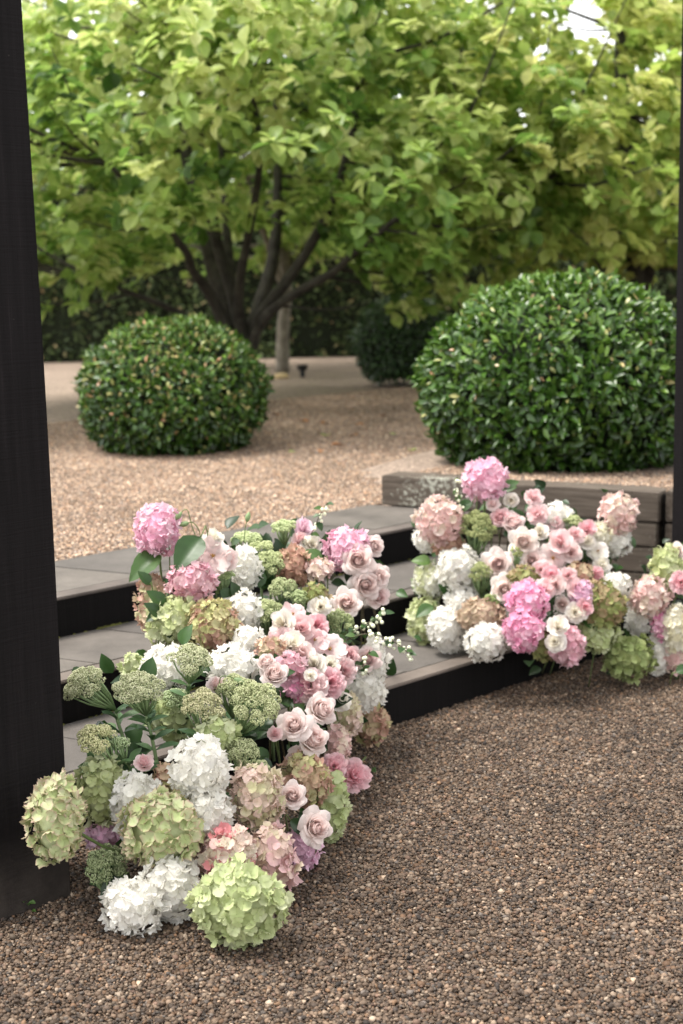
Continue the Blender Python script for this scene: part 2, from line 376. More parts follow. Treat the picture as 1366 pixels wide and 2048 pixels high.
def gravel(name, tile, mat, L, origin, xdir, nx, ny, label, tilt=None):
    """stones spread by geometry nodes: the tile set out nx by ny, turned at random"""
    me = tile.copy(); me.materials.clear(); me.materials.append(mat)
    o = obj(name, me); tag(o, label, kind='stuff')
    ng = bpy.data.node_groups.new('gravel_spread', 'GeometryNodeTree')
    ng.interface.new_socket('Geometry', in_out='INPUT', socket_type='NodeSocketGeometry')
    ng.interface.new_socket('Geometry', in_out='OUTPUT', socket_type='NodeSocketGeometry')
    N, Lk = ng.nodes, ng.links
    gi = N.new('NodeGroupInput'); go = N.new('NodeGroupOutput'); gr = N.new('GeometryNodeMeshGrid')
    gr.inputs['Size X'].default_value = (nx - 1) * L; gr.inputs['Size Y'].default_value = (ny - 1) * L
    gr.inputs['Vertices X'].default_value = nx; gr.inputs['Vertices Y'].default_value = ny
    rv = N.new('FunctionNodeRandomValue'); rv.data_type = 'INT'; rv.inputs[4].default_value = 0; rv.inputs[5].default_value = 3
    mu = N.new('ShaderNodeMath'); mu.operation = 'MULTIPLY'; mu.inputs[1].default_value = math.pi / 2; Lk.new(rv.outputs[2], mu.inputs[0])
    cx = N.new('ShaderNodeCombineXYZ'); Lk.new(mu.outputs[0], cx.inputs['Z'])
    ip = N.new('GeometryNodeInstanceOnPoints')
    Lk.new(gr.outputs['Mesh'], ip.inputs['Points']); Lk.new(gi.outputs[0], ip.inputs['Instance']); Lk.new(cx.outputs[0], ip.inputs['Rotation'])
    Lk.new(ip.outputs['Instances'], go.inputs[0])
    md = o.modifiers.new('spread', 'NODES'); md.node_group = ng
    X = Vector(xdir).normalized(); Z = Vector((0, 0, 1)) if tilt is None else tilt; Y = Z.cross(X).normalized()
    c = Vector(origin) + X * (nx * L / 2) + Y * (ny * L / 2)
    o.matrix_world = Matrix(((X.x, Y.x, Z.x, c.x), (X.y, Y.y, Z.y, c.y), (X.z, Y.z, Z.z, c.z), (0, 0, 0, 1)))
    return o
TL = 0.8
tile = pebble_tile(TL, 3)
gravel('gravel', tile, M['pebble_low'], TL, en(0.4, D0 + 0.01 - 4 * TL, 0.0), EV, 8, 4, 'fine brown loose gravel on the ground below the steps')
gravel('gravel', tile, M['pebble_high'], TL, en(0.8, GRAVEL_N, 0.445), EV, 13, 6, 'fine tan loose gravel on the terrace above the steps')

# --- the steps: sleeper risers with a thick top edge, bluestone pavers behind
steps = empty('garden_steps', en(3.0, D0, 0)); tag(steps, 'three broad garden steps of grey bluestone pavers with black timber risers', 'steps')
bpy.context.view_layer.update()
def part(name, me, root):
    """a part whose mesh is given in world coordinates"""
    o = obj(name, me, root); o.matrix_parent_inverse = root.matrix_basis.inverted(); return o
SLANT = -0.355
wall_e = lambda n: WA.dot(EV) + (n - WA.dot(NV)) / (WB.dot(NV) - WA.dot(NV)) * (WB.dot(EV) - WA.dot(EV))
for k in range(3):
    n0 = D0 + k * TR; n1 = D0 + (k + 1) * TR if k < 2 else GRAVEL_N
    zt = RISE * (k + 1); zb = RISE * k - 0.05
    e0, e1 = -0.6, wall_e(n0) + 0.02
    # riser boards, butted end to end
    cuts = [e0, 1.2 + 0.5 * k, 3.35 - 0.35 * k, e1]
    for a, b_ in zip(cuts[:-1], cuts[1:]):
        mb = MB(); a += 0.0012; b_ -= 0.0012
        mb.hexa([en(a, n0, zb), en(b_, n0, zb), en(b_, n0 + 0.08, zb), en(a, n0 + 0.08, zb), en(a, n0, zt - 0.012), en(b_, n0, zt - 0.012), en(b_, n0 + 0.08, zt - 0.012), en(a, n0 + 0.08, zt - 0.012)])
        part('riser', mb.mesh('riser', M['black']), steps)
        mb = MB(); q = 0.004
        mb.hexa([en(a, n0 - q, zt - 0.0118), en(b_, n0 - q, zt - 0.0118), en(b_, n0 + 0.08, zt - 0.0118), en(a, n0 + 0.08, zt - 0.0118), en(a, n0 - q, zt), en(b_, n0 - q, zt), en(b_, n0 + 0.08, zt), en(a, n0 + 0.08, zt)])
        part('nosing', mb.mesh('nosing', M['nosing'], bevel=0.003), steps)
    # pavers cut on the slant
    pn0, pn1 = n0 + 0.086, n1 - 0.002
    j = -0.9 + 0.17 * k; g = random.Random(40 + k)
    while j < e1 + 0.1:
        wdt = g.choice((0.42, 0.55, 0.64)); a, b_ = j + 0.002, j + wdt - 0.002
        sl = SLANT * (pn1 - pn0); dz = g.uniform(-0.003, 0.001)
        def lim(e, n): return min(e, wall_e(n) + 0.03)
        c = [(a, pn0), (b_, pn0), (b_ + sl, pn1), (a + sl, pn1)]
        c = [(lim(e, n), n) for e, n in c]
        if c[1][0] - c[0][0] > 0.02:
            mb = MB().hexa([en(e, n, zt - 0.05) for e, n in c] + [en(e, n, zt + dz) for e, n in c])
            part('paver', mb.mesh('paver', M['stone'], bevel=0.0025), steps)
        j += wdt
    mb = MB().hexa([en(e, n, z) for z in (zb - 0.02, zt - 0.022) for e, n in ((e0 - .3, n0 + 0.081), (wall_e(n0), n0 + 0.081), (wall_e(n1), n1), (e0 - .3, n1))])
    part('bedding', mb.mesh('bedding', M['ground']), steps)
    if k < 2:      # moss lining the back of the tread
        g2 = random.Random(90 + k); mb = MB()
        for i in range(260):
            e = g2.uniform(0.9, 4.6); r = g2.uniform(0.002, 0.006) * (1.5 if math.sin(e * 9 + k) > 0.2 else 0.7)
            c = en(e, n1 - 0.004, zt + 0.0005); mb.add([c + EV * r * 1.6, c - NV * r * 1.2, c - EV * r * 1.6, c + NV * 0.002, c + Vector((0, 0, r))], [(0, 4, 1), (1, 4, 2), (2, 4, 3), (3, 4, 0)])
        o = part('moss', mb.mesh('moss', M['moss'], smooth=True), steps); tag(o, kind='stuff')

# --- old timber retaining wall beside the steps
wall = empty('timber_wall', (WA.x, WA.y, 0)); tag(wall, 'weathered lichen-spotted sleeper retaining wall under the big clipped bush', 'wall')
def sleeper(o3, xd, a, b_, z0, z1, thick=0.2, jit=0.0):
    yd = Vector((-xd.y, xd.x, 0)); g = random.Random(int((a + z0 * 7) * 1000))
    L = b_ - a; V = []; nseg = 8
    mb = MB(); ring = []
    for i in range(nseg + 1):
        x = a + L * i / nseg
        w = [g.gauss(0, 0.0025) for _ in range(4)]
        ring.append([(x, 0 + w[0], z0 + 0.003), (x, thick, z0 + 0.003), (x, thick, z1 + w[1]), (x, w[2], z1 + w[3])])
    flat = [p for r_ in ring for p in r_]
    fc = []
    for i in range(nseg):
        for k in range(4): fc.append((i * 4 + k, (i + 1) * 4 + k, (i + 1) * 4 + (k + 1) % 4, i * 4 + (k + 1) % 4))
    fc = [f for f in fc] + [(0, 1, 2, 3), tuple(nseg * 4 + k for k in (3, 2, 1, 0))]
    mb.add(flat, fc)
    o = obj('sleeper', mb.mesh('sleeper', M['lichen' if a == 0.0 and z1 == 0.60 and thick == 0.2 else 'sleeper'], bevel=0.006), wall)
    loc = Vector(o3) - wall.location
    o.location = (loc.x, loc.y, 0); o.rotation_euler = (0, 0, math.atan2(xd.y, xd.x))
    return o
W0 = Vector((WA.x, WA.y, 0)); W1 = Vector((WB.x, WB.y, 0)); courses = [(0.452, 0.60), (0.336, 0.45), (0.215, 0.334), (0.10, 0.213), (-0.03, 0.098)]
for ci, (z0, z1) in enumerate(courses):
    if ci == 0:
        sleeper(W0, WD, 0.0, 0.515, z0, z1); sleeper(W0, WD, 0.52, WLEN - 0.004, z0 - 0.002, z1 - 0.012)
    else:
        sleeper(W0, WD, 0.03 + 0.1 * ci, WLEN - 0.004 - 0.008 * (ci % 2), z0, z1)
R63 = Vector((-WD.y, WD.x, 0))
for z0, z1 in courses:
    sleeper(W1 + WD * 0.215 + R63 * 0.03, R63, 0.0, 1.8, z0 - 0.003, z1 - 0.008)
mb = MB()
for hx in [0]:
    c0 = W1 + WD * 0.006 + R63 * 0.035
    mb.hexa([c0 + WD * a + R63 * b_ + Vector((0, 0, z)) for z in (-0.05, 0.575) for a, b_ in ((0, 0), (0.008, 0), (0.008, 0.12), (0, 0.12))])
part('corner_post', mb.mesh('corner_post', M['black']), wall)
# raised bed behind it
nx_, ny_ = 24, 24; V = []; Fc = []
for i in range(nx_ + 1):
    for j in range(ny_ + 1):
        a = -0.75 + (WLEN + 2.4) * i / nx_; b_ = 0.12 + 4.2 * j / ny_
        if a > WLEN and j < 12: pass
        P = W0 + WD * a + WN * b_
        fall = max(0, 1 - b_ / 3.6) * min(1, max(0, (a - 0.02 + 0.7 * max(0, min(1, (b_ - 0.3) / 0.8))) / 0.35))
        V.append((P.x, P.y, 0.425 + 0.150 * fall ** 0.7))
for i in range(nx_):
    for j in range(ny_):
        a = -0.75 + (WLEN + 2.4) * (i + 1) / nx_
        if a > WLEN + 0.1 and False: continue
        q = i * (ny_ + 1) + j; Fc.append((q, q + ny_ + 1, q + ny_ + 2, q + 1))
o = obj('garden_bed', mesh_np('garden_bed', np.array(V), Fc, M['terrace'])); tag(o, 'brown gravel bed behind the sleeper wall', kind='structure')
gravel('gravel', tile, M['pebble_high'], TL, W0 + WD * 0.02 + WN * 0.14 + Vector((0, 0, 0.577)), WD, 2, 1, 'fine tan gravel filling the bed behind the sleeper wall', tilt=(Vector((0, 0, 1)) + WN * 0.04).normalized())

# --- black posts of the pergola and its roof overhead
def post(corner_e, n0, n1, w, bow, label):
    root = empty('timber_post', en(corner_e, n0, 0)); tag(root, label, 'post', None)
    mb = MB(); seg = 20; hgt = 2.86
    V = []; Fc = []
    for i in range(seg + 1):
        z = -0.04 + (hgt + 0.04) * i / seg; t = i / seg
        s = bow * math.sin(math.pi * min(1, z / 2.2)) if z > 0 else 0
        for a, b_ in ((0, 0), (w, 0), (w, n1 - n0), (0, n1 - n0)):
            p = EV * (a + s) + NV * b_; V.append((p.x, p.y, z))
    for i in range(seg):
        for k in range(4): Fc.append((i * 4 + k, i * 4 + (k + 1) % 4, (i + 1) * 4 + (k + 1) % 4, (i + 1) * 4 + k))
    Fc += [(3, 2, 1, 0), tuple(seg * 4 + k for k in range(4))]
    mb.add(V, Fc)
    import bmesh
    me = mb.mesh('shaft', M['post']); bm = bmesh.new(); bm.from_mesh(me)
    ed = [e_ for e_ in bm.edges if abs(e_.verts[0].co.z - e_.verts[1].co.z) > 0.05]
    bmesh.ops.bevel(bm, geom=ed, offset=0.004, segments=2, affect='EDGES'); bm.to_mesh(me); bm.free()
    obj('shaft', me, root)
    return root
POST_R = 1.893
post(POST_R - 0.30, 3.062, 3.362, 0.30, 0.008, 'thick black stained timber post rising from gravel beside the sedum and green hydrangea')
PR = at(1345, 960, 1.0); _d = ray(1345, 960); _t = 3.362 / (_d.x * NV.x + _d.y * NV.y); PR_E = (_d * _t).dot(EV)
post(PR_E, 3.062, 3.362, 0.30, 0.0, 'black stained timber post standing in front of the sleeper wall corner')
# ------------------------------------------------------------------ leaves: one template, set out singly or joined
def leaf_template(kind):
    """x = across, y = along (0..1), z = up; returns verts, quads"""
    nv = 6 if kind in ('magnolia', 'broad') else 5
    V = []; Fc = []
    for i in range(nv):
        v = i / (nv - 1)
        if kind == 'magnolia': w = 0.335 * math.sin(math.pi * min(1, v ** 1.45 * 0.93 + 0.03)) + 0.012
        elif kind == 'broad': w = 0.36 * math.sin(math.pi * (v ** 0.8) * 0.965 + 0.03)
        elif kind == 'box': w = 0.22 * math.sin(math.pi * v * 0.95 + 0.05)
        else: w = 0.17 * math.sin(math.pi * (v ** 1.15) * 0.95 + 0.05)
        if v == 1: w = 0.012
        droop = -0.22 * v * v
        for u in (-1, 0, 1):
            V.append((u * w, v, droop + abs(u) * w * 0.45))
    for i in range(nv - 1):
        for k in range(2): a = i * 3 + k; Fc.append((a, a + 1, a + 4, a + 3))
    return np.array(V), np.array(Fc)
LT = {k: leaf_template(k) for k in ('magnolia', 'broad', 'box', 'lance')}
LEAF_MESH = {}
def leaf_mesh(kind, mat):
    key = (kind, mat)
    if key not in LEAF_MESH: LEAF_MESH[key] = mesh_np('leaf', LT[kind][0], LT[kind][1], M[mat])
    return LEAF_MESH[key]
def frames(Y, U):
    """orthonormal frames from leaf direction Y and rough up U (arrays n,3) -> (n,3,3) columns x,y,z"""
    Y = Y / np.linalg.norm(Y, axis=1, keepdims=True)
    X = np.cross(Y, U); X /= np.linalg.norm(X, axis=1, keepdims=True) + 1e-9
    Z = np.cross(X, Y); return np.stack([X, Y, Z], -1)
def put_leaves(root, kind, mat, P, R, S, tint, singles=300, name='foliage', single_name='leaf', pick=None):
    """all leaves of one plant: the ones that show largest as parts, the rest joined"""
    n = len(P); order = np.arange(n)
    if singles:
        sc = pick if pick is not None else -np.linalg.norm(P - np.array(CAM), axis=1) + 0.6 * S / S.mean()
        px, py = proj_np(P); inside = (px > 60) & (px < 1350) & (py > 0) & (py < 1900)
        sc = np.where(inside, sc, -1e9); order = np.argsort(-sc)
    one, rest = order[:singles], order[singles:]
    inv = root.matrix_world.inverted() if root.matrix_world != Matrix() else Matrix()
    off = np.array(root.location)
    T, Q = LT[kind]
    if len(rest):
        V = np.einsum('nij,vj->nvi', R[rest] * S[rest][:, None, None], T) + (P[rest] - off)[:, None, :]
        k = len(T); Fc = (Q[None] + (np.arange(len(rest)) * k)[:, None, None]).reshape(-1, 4)
        me = mesh_np(name, V.reshape(-1, 3), Fc, M[mat + '_j'], {'tint': np.repeat(tint[rest], k)})
        tag(obj(name, me, root), kind='stuff')
    me = leaf_mesh(kind, mat + '_o')
    for i in one:
        o = bpy.data.objects.new(single_name, me); COL.objects.link(o); o.parent = root
        A = R[i] * S[i]; p = P[i] - off
        o.matrix_local = Matrix(((A[0, 0], A[0, 1], A[0, 2], p[0]), (A[1, 0], A[1, 1], A[1, 2], p[1]), (A[2, 0], A[2, 1], A[2, 2], p[2]), (0, 0, 0, 1)))
        t = float(tint[i]); o.color = (t, t, t, 1)

def unit(g, n):
    v = g.normal(size=(n, 3)); return v / np.linalg.norm(v, axis=1, keepdims=True)

# ------------------------------------------------------------------ trees
def whorls(g, tips, axes, per, size, tintbase, tintvar):
    """rosettes of leaves at the shoot tips"""
    n = len(tips); m = n * per
    P = np.repeat(tips, per, axis=0); A = np.repeat(axes, per, axis=0)
    A = A / np.linalg.norm(A, axis=1, keepdims=True)
    ref = np.where(np.abs(A[:, 2:3]) > 0.9, np.array([[1.0, 0, 0]]), np.array([[0, 0, 1.0]]))
    B = np.cross(A, ref); B /= np.linalg.norm(B, axis=1, keepdims=True); C = np.cross(A, B)
    th = np.tile(np.arange(per) * 2.399, n) + np.repeat(g.uniform(0, 6.28, n), per) + g.normal(0, 0.25, m)
    sp = g.uniform(0.9, 1.5, m)
    D = A * np.cos(sp)[:, None] + (B * np.cos(th)[:, None] + C * np.sin(th)[:, None]) * np.sin(sp)[:, None]
    D[:, 2] -= g.uniform(0.0, 0.35, m)
    P = P + A * g.uniform(-0.05, 0.03, (m, 1))
    U = A * 0.6 + np.array([[0, 0, 0.8]]) + g.normal(0, 0.3, (m, 3))
    R = frames(D, U); S = size * g.uniform(0.65, 1.2, m)
    t = np.clip(np.repeat(tintbase, per) + g.normal(0, tintvar, m), 0, 1)
    return P, R, S, t
def limb(root, pts, r0, r1, name, mat, seg=8):
    pts = smooth_path(pts, 4); n = len(pts)
    g = random.Random(int(pts[0].x * 1000 + pts[-1].y * 77))
    rad = [(r0 + (r1 - r0) * (i / (n - 1)) ** 0.8) * g.uniform(0.92, 1.08) for i in range(n)]
    mb = MB().tube([p - root.location for p in pts], rad, seg); return obj(name, mb.mesh(name, M[mat], smooth=True), root)
def make_tree(name, base, limbs, label, crown, n_br, per_br, per_wh, leaf, mat, bark, seed, keep, yellow, trunk_r=0.2, singles=300, kind='magnolia', spread=0.34, bright_dir=None):
    """limbs: list of (points, r0, r1); crown: (centre, rx, ry, rz); keep(px, py, P) -> bool array"""
    g = np.random.default_rng(seed)
    root = empty(name, base); tag(root, label, 'tree')
    bpy.context.view_layer.update()
    L = []
    for i, (pts, r0, r1) in enumerate(limbs):
        limb(root, pts, r0, r1, 'trunk' if i == 0 else 'limb', bark); L += smooth_path(pts, 6)[8:]
    LP = np.array([tuple(p) for p in L])
    c, rx, ry, rz = crown; c = np.array(c)
    # branch ends through the crown, more of them near its skin
    tgt = unit(g, n_br * 6) * (g.uniform(0.12, 1, (n_br * 6, 1)) ** 0.42) * np.array([[rx, ry, rz]]) + c
    px, py = proj_np(tgt); ok = keep(px, py, tgt) & (tgt[:, 2] > 0.75); tgt = tgt[ok][:n_br]
    tips = []; axes = []; tb = []
    mb = MB(); nb = 0
    for T in tgt:
        d = np.linalg.norm(LP - T, axis=1) + np.where(LP[:, 2] > T[2], 0.8, 0); s = LP[np.argmin(d)]
        v = T - s; ln = np.linalg.norm(v) + 1e-6
        if nb < 110 and ln > 0.3:
            mid = s + v * 0.5 + np.array([0, 0, -0.06 * ln]); pts = smooth_path([Vector(s), Vector(mid), Vector(T)], 3)
            q = [Vector(p) - root.location for p in pts]; r0 = 0.006 + 0.008 * min(ln, 2.0)
            mb.tube(q, [r0 * (1 - 0.75 * i / (len(q) - 1)) for i in range(len(q))], 5); nb += 1
        lift = g.normal(0.1, 0.5); fl = np.array([1, 1, 0.5])
        for k in range(per_br):
            p = T + g.normal(0, spread, 3) * fl * 0.75 - v / ln * abs(g.normal(0, 0.25))
            tips.append(p); a = v / ln * 0.6 + np.array([0, 0, 0.55]) + g.normal(0, 0.4, 3); axes.append(a)
            h = (p[2] - c[2]) / rz; out = np.linalg.norm((p - c) / np.array([rx, ry, rz]))
            tb.append(yellow + 0.20 * h + 0.12 * (out - 0.7) + lift * 0.4)  # uneven light on the crown put into the tint, branch by branch
    if mb.v: tag(obj('twigs', mb.mesh('twigs', M[bark], smooth=True), root), kind='stuff')
    tips = np.array(tips); axes = np.array(axes); tb = np.array(tb)
    px, py = proj_np(tips); ok = keep(px, py, tips); tips, axes, tb = tips[ok], axes[ok], tb[ok]
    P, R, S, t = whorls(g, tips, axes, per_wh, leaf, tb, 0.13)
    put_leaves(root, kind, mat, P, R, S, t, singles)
    return root
def poly_y(pts):
    xs = [p[0] for p in pts]; ys = [p[1] for p in pts]
    return lambda x: np.interp(x, xs, ys)

# the big magnolia with many stems
TY = 12.6
B0 = on_z(478, 800, 0.44); B0 = Vector((at(478, 800, TY).x, TY, 0.43))
def T3(px, py, Y): return at(px, py, Y)
def stem(*p): return [B0] + [T3(*q) for q in p]
mag_limbs = [
    (stem((470, 690, 12.6), (452, 600, 12.6), (425, 520, 12.7), (402, 430, 12.8), (372, 300, 12.9), (352, 130, 13.0), (345, -60, 13.0)), 0.13, 0.035),
    (stem((482, 680, 12.5), (470, 600, 12.4), (438, 500, 12.3), (420, 400, 12.2), (402, 290, 12.1), (395, 120, 12.0)), 0.085, 0.02),
    (stem((486, 680, 12.7), (470, 610, 12.9), (455, 480, 13.2), (445, 330, 13.5), (430, 150, 13.8)), 0.075, 0.02),
    (stem((500, 680, 12.6), (520, 610, 12.6), (545, 520, 12.7), (556, 400, 12.8), (553, 240, 13.0), (560, 60, 13.2)), 0.09, 0.028),
    (stem((505, 680, 12.5), (530, 620, 12.3), (575, 560, 12.1), (628, 480, 11.9), (672, 380, 11.7), (705, 260, 11.6), (720, 120, 11.5)), 0.075, 0.02),
    (stem((500, 690, 12.5), (545, 620, 12.2), (610, 575, 11.9), (665, 545, 11.6), (715, 500, 11.3), (790, 440, 11.0), (850, 400, 10.8)), 0.06, 0.018),
    (stem((470, 700, 12.5), (400, 648, 12.2), (330, 612, 11.9), (268, 588, 11.6), (190, 560, 11.3)), 0.05, 0.015),
    (stem((465, 690, 12.5), (420, 590, 12.2), (385, 540, 11.8), (370, 500, 11.5), (300, 420, 11.0), (220, 330, 10.6)), 0.07, 0.02),
    (stem((478, 660, 12.4), (480, 560, 12.0), (505, 430, 11.4), (520, 300, 10.8), (500, 160, 10.4)), 0.06, 0.018),
]
low_a = poly_y([(-200, 660), (60, 650), (150, 615), (270, 580), (330, 520), (380, 480), (480, 450), (600, 440), (690, 480), (740, 590), (800, 640), (900, 640), (960, 580), (1050, 520)])
g_hole = [(1170, 40, 48, 58), (1040, 222, 22, 24), (985, 50, 14, 14), (700, 85, 12, 12)]
def holes(px, py):
    ok = np.ones(len(px), bool)
    for hx, hy, a, b_ in g_hole: ok &= ((px - hx) / a) ** 2 + ((py - hy) / b_) ** 2 > 1
    return ok
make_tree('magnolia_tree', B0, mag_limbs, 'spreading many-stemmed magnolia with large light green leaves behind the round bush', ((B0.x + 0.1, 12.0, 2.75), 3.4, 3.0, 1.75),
          400, 7, 8, 0.130, 'magnolia', 'bark', 11, lambda px, py, P: (py < low_a(px)) & holes(px, py) & (P[:, 1] > 8.8), 0.66)
# slim pale-trunked tree further back
B1 = on_z(565, 748, 0.43)
t1 = [([B1, at(566, 660, B1.y), at(572, 590, B1.y), at(570, 500, B1.y), at(560, 380, B1.y), at(575, 240, B1.y), at(590, 60, B1.y)], 0.085, 0.045),
      ([at(572, 590, B1.y), at(540, 500, B1.y - .3), at(500, 380, B1.y - .6), at(470, 200, B1.y - .5)], 0.05, 0.02), ([at(570, 560, B1.y), at(640, 450, B1.y), at(700, 320, B1.y + .4), at(760, 160, B1.y + .6)], 0.05, 0.02)]
low_b = poly_y([(0, 500), (480, 560), (540, 545), (640, 545), (720, 575), (1000, 575)])
make_tree('garden_tree', B1, t1, 'slim tree with a pale lichened trunk in front of the dark hedge', ((B1.x, B1.y + 0.3, 3.6), 2.9, 2.5, 2.1), 190, 5, 8, 0.15, 'magnolia', 'palebark', 12,
          lambda px, py, P: (py < low_b(px)) & holes(px, py), 0.66, singles=120)
# yellowing tree on the right
B2 = Vector((at(1290, 760, 13.2).x, 13.2, 0.43))
t2 = [([B2, at(1285, 640, 13.2), at(1270, 480, 13.1), at(1250, 300, 13.0), at(1240, 60, 13.0)], 0.16, 0.05), ([at(1285, 640, 13.2), at(1200, 520, 12.6), at(1120, 420, 12.0), at(1060, 360, 11.6)], 0.07, 0.02),
      ([at(1280, 600, 13.2), at(1340, 420, 12.8), at(1390, 220, 12.4)], 0.07, 0.02), ([at(1270, 480, 13.1), at(1160, 330, 13.3), at(1090, 160, 13.5)], 0.06, 0.02)]
low_c = poly_y([(700, 480), (820, 520), (900, 600), (1000, 600), (1100, 560), (1366, 560), (1600, 560)])
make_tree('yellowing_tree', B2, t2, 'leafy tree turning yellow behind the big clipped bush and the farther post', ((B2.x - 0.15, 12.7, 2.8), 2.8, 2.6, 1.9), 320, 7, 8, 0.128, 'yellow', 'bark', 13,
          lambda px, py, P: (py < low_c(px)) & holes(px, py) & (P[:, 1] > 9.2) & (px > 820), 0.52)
# trees beyond the hedge
far = [(-5.5, 22.5, 0.32, 3.6, 5.0, 'magnolia', 0.45, 'tall green tree beyond the hedge next to the near post'), (-1.6, 25.0, 0.3, 3.8, 5.2, 'far', 0.75, 'dark green tree beyond the hedge behind the magnolia stems'),
       (2.6, 24.0, 0.3, 3.4, 4.6, 'far', 0.6, 'green tree beyond the hedge between the magnolia and the yellowing tree'), (6.6, 21.0, 0.3, 3.3, 4.8, 'yellow', 0.55, 'golden green tree beyond the hedge behind the yellowing tree')]
for i, (x, y, r, cr, hz, mt, ye, lb) in enumerate(far):
    B = Vector((x, y, 0.43))
    lm = [([B, B + Vector((0.1, 0, 1.6)), B + Vector((-0.1, 0.1, 3.2)), B + Vector((0.2, 0, hz - 0.8))], 0.17, 0.05)]
    for q in range(4):
        a = q * 1.6 + i; s = B + Vector((0, 0, 1.3 + 0.4 * q)); lm.append(([s, s + Vector((math.cos(a) * 0.9, math.sin(a) * 0.9, 0.9)), s + Vector((math.cos(a) * 1.9, math.sin(a) * 1.9, 1.9))], 0.07, 0.02))
    make_tree('background_tree', B, lm, lb, ((x, y, hz * 0.52), cr, 2.6, hz * 0.47), 150, 6, 7, 0.2, mt, 'bark', 20 + i, lambda px, py, P: holes(px, py), ye, singles=0)

# ------------------------------------------------------------------ hedge and clipped bushes
def bush(name, c, rx, ry, rz, n, leaf, mat, label, seed, singles, flat=0.72, stray=0.03, young=0.5, cat='bush'):
    g = np.random.default_rng(seed)
    root = empty(name, (c[0], c[1], c[2] - rz * flat)); tag(root, label, cat); bpy.context.view_layer.update()
    d = unit(g, n * 2); d = d[d[:, 2] > -flat][:n]
    w = np.array([rx, ry, rz])
    lump = 1 + 0.035 * np.sin(d[:, 0] * 7 + seed) * np.sin(d[:, 2] * 6 + 1) + 0.025 * np.sin(d[:, 0] * 13 + d[:, 2] * 11)
    rad = lump * (1 - np.abs(g.normal(0, 0.075, len(d)))) + np.where(g.random(len(d)) < stray, g.uniform(0, 0.05, len(d)), 0)
    P = np.array(c) + d * w * rad[:, None]
    nrm = d / w; nrm /= np.linalg.norm(nrm, axis=1, keepdims=True)
    D = nrm * g.uniform(0.2, 1.0, (len(d), 1)) + unit(g, len(d)) * 0.75 + np.array([[0, 0, 0.25]])
    R = frames(D, nrm + unit(g, len(d)) * 0.5 + np.array([[0, 0, 0.3]])); S = leaf * g.uniform(0.6, 1.25, len(d))
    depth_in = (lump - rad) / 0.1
    t = np.clip(0.46 + 0.20 * d[:, 2] - 0.22 * np.clip(depth_in, 0, 2) + g.normal(0, 0.19, len(d)), 0, 0.84)  # shade of the gaps painted into the tint: deeper leaves darker
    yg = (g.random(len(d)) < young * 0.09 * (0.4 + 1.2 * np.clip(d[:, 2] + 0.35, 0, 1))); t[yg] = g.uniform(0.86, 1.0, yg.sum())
    S[yg] *= 0.8
    # dense dark twiggy inside
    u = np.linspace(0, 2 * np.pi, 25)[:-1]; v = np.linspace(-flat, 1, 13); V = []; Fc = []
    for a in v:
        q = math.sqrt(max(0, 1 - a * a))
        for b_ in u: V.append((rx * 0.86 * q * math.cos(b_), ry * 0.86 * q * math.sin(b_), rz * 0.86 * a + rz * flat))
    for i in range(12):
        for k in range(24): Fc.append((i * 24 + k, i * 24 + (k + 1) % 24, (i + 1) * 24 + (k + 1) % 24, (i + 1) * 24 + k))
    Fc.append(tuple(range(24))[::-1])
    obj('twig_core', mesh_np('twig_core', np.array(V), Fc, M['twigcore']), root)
    face = -np.linalg.norm(P - np.array(CAM), axis=1) + rad * 1.2
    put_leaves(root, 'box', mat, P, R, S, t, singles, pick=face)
    return root
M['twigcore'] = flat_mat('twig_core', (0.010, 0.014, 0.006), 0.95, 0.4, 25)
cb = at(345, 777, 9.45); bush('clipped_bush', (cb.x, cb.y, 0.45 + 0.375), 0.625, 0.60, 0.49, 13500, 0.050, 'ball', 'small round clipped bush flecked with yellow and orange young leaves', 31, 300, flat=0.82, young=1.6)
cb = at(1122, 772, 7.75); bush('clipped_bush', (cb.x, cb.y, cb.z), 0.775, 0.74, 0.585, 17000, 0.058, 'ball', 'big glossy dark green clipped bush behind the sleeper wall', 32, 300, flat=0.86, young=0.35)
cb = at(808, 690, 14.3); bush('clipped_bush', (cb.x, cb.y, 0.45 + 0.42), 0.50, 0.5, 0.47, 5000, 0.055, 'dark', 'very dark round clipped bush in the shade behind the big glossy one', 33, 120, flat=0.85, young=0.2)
cb = at(1040, 660, 12.3); 
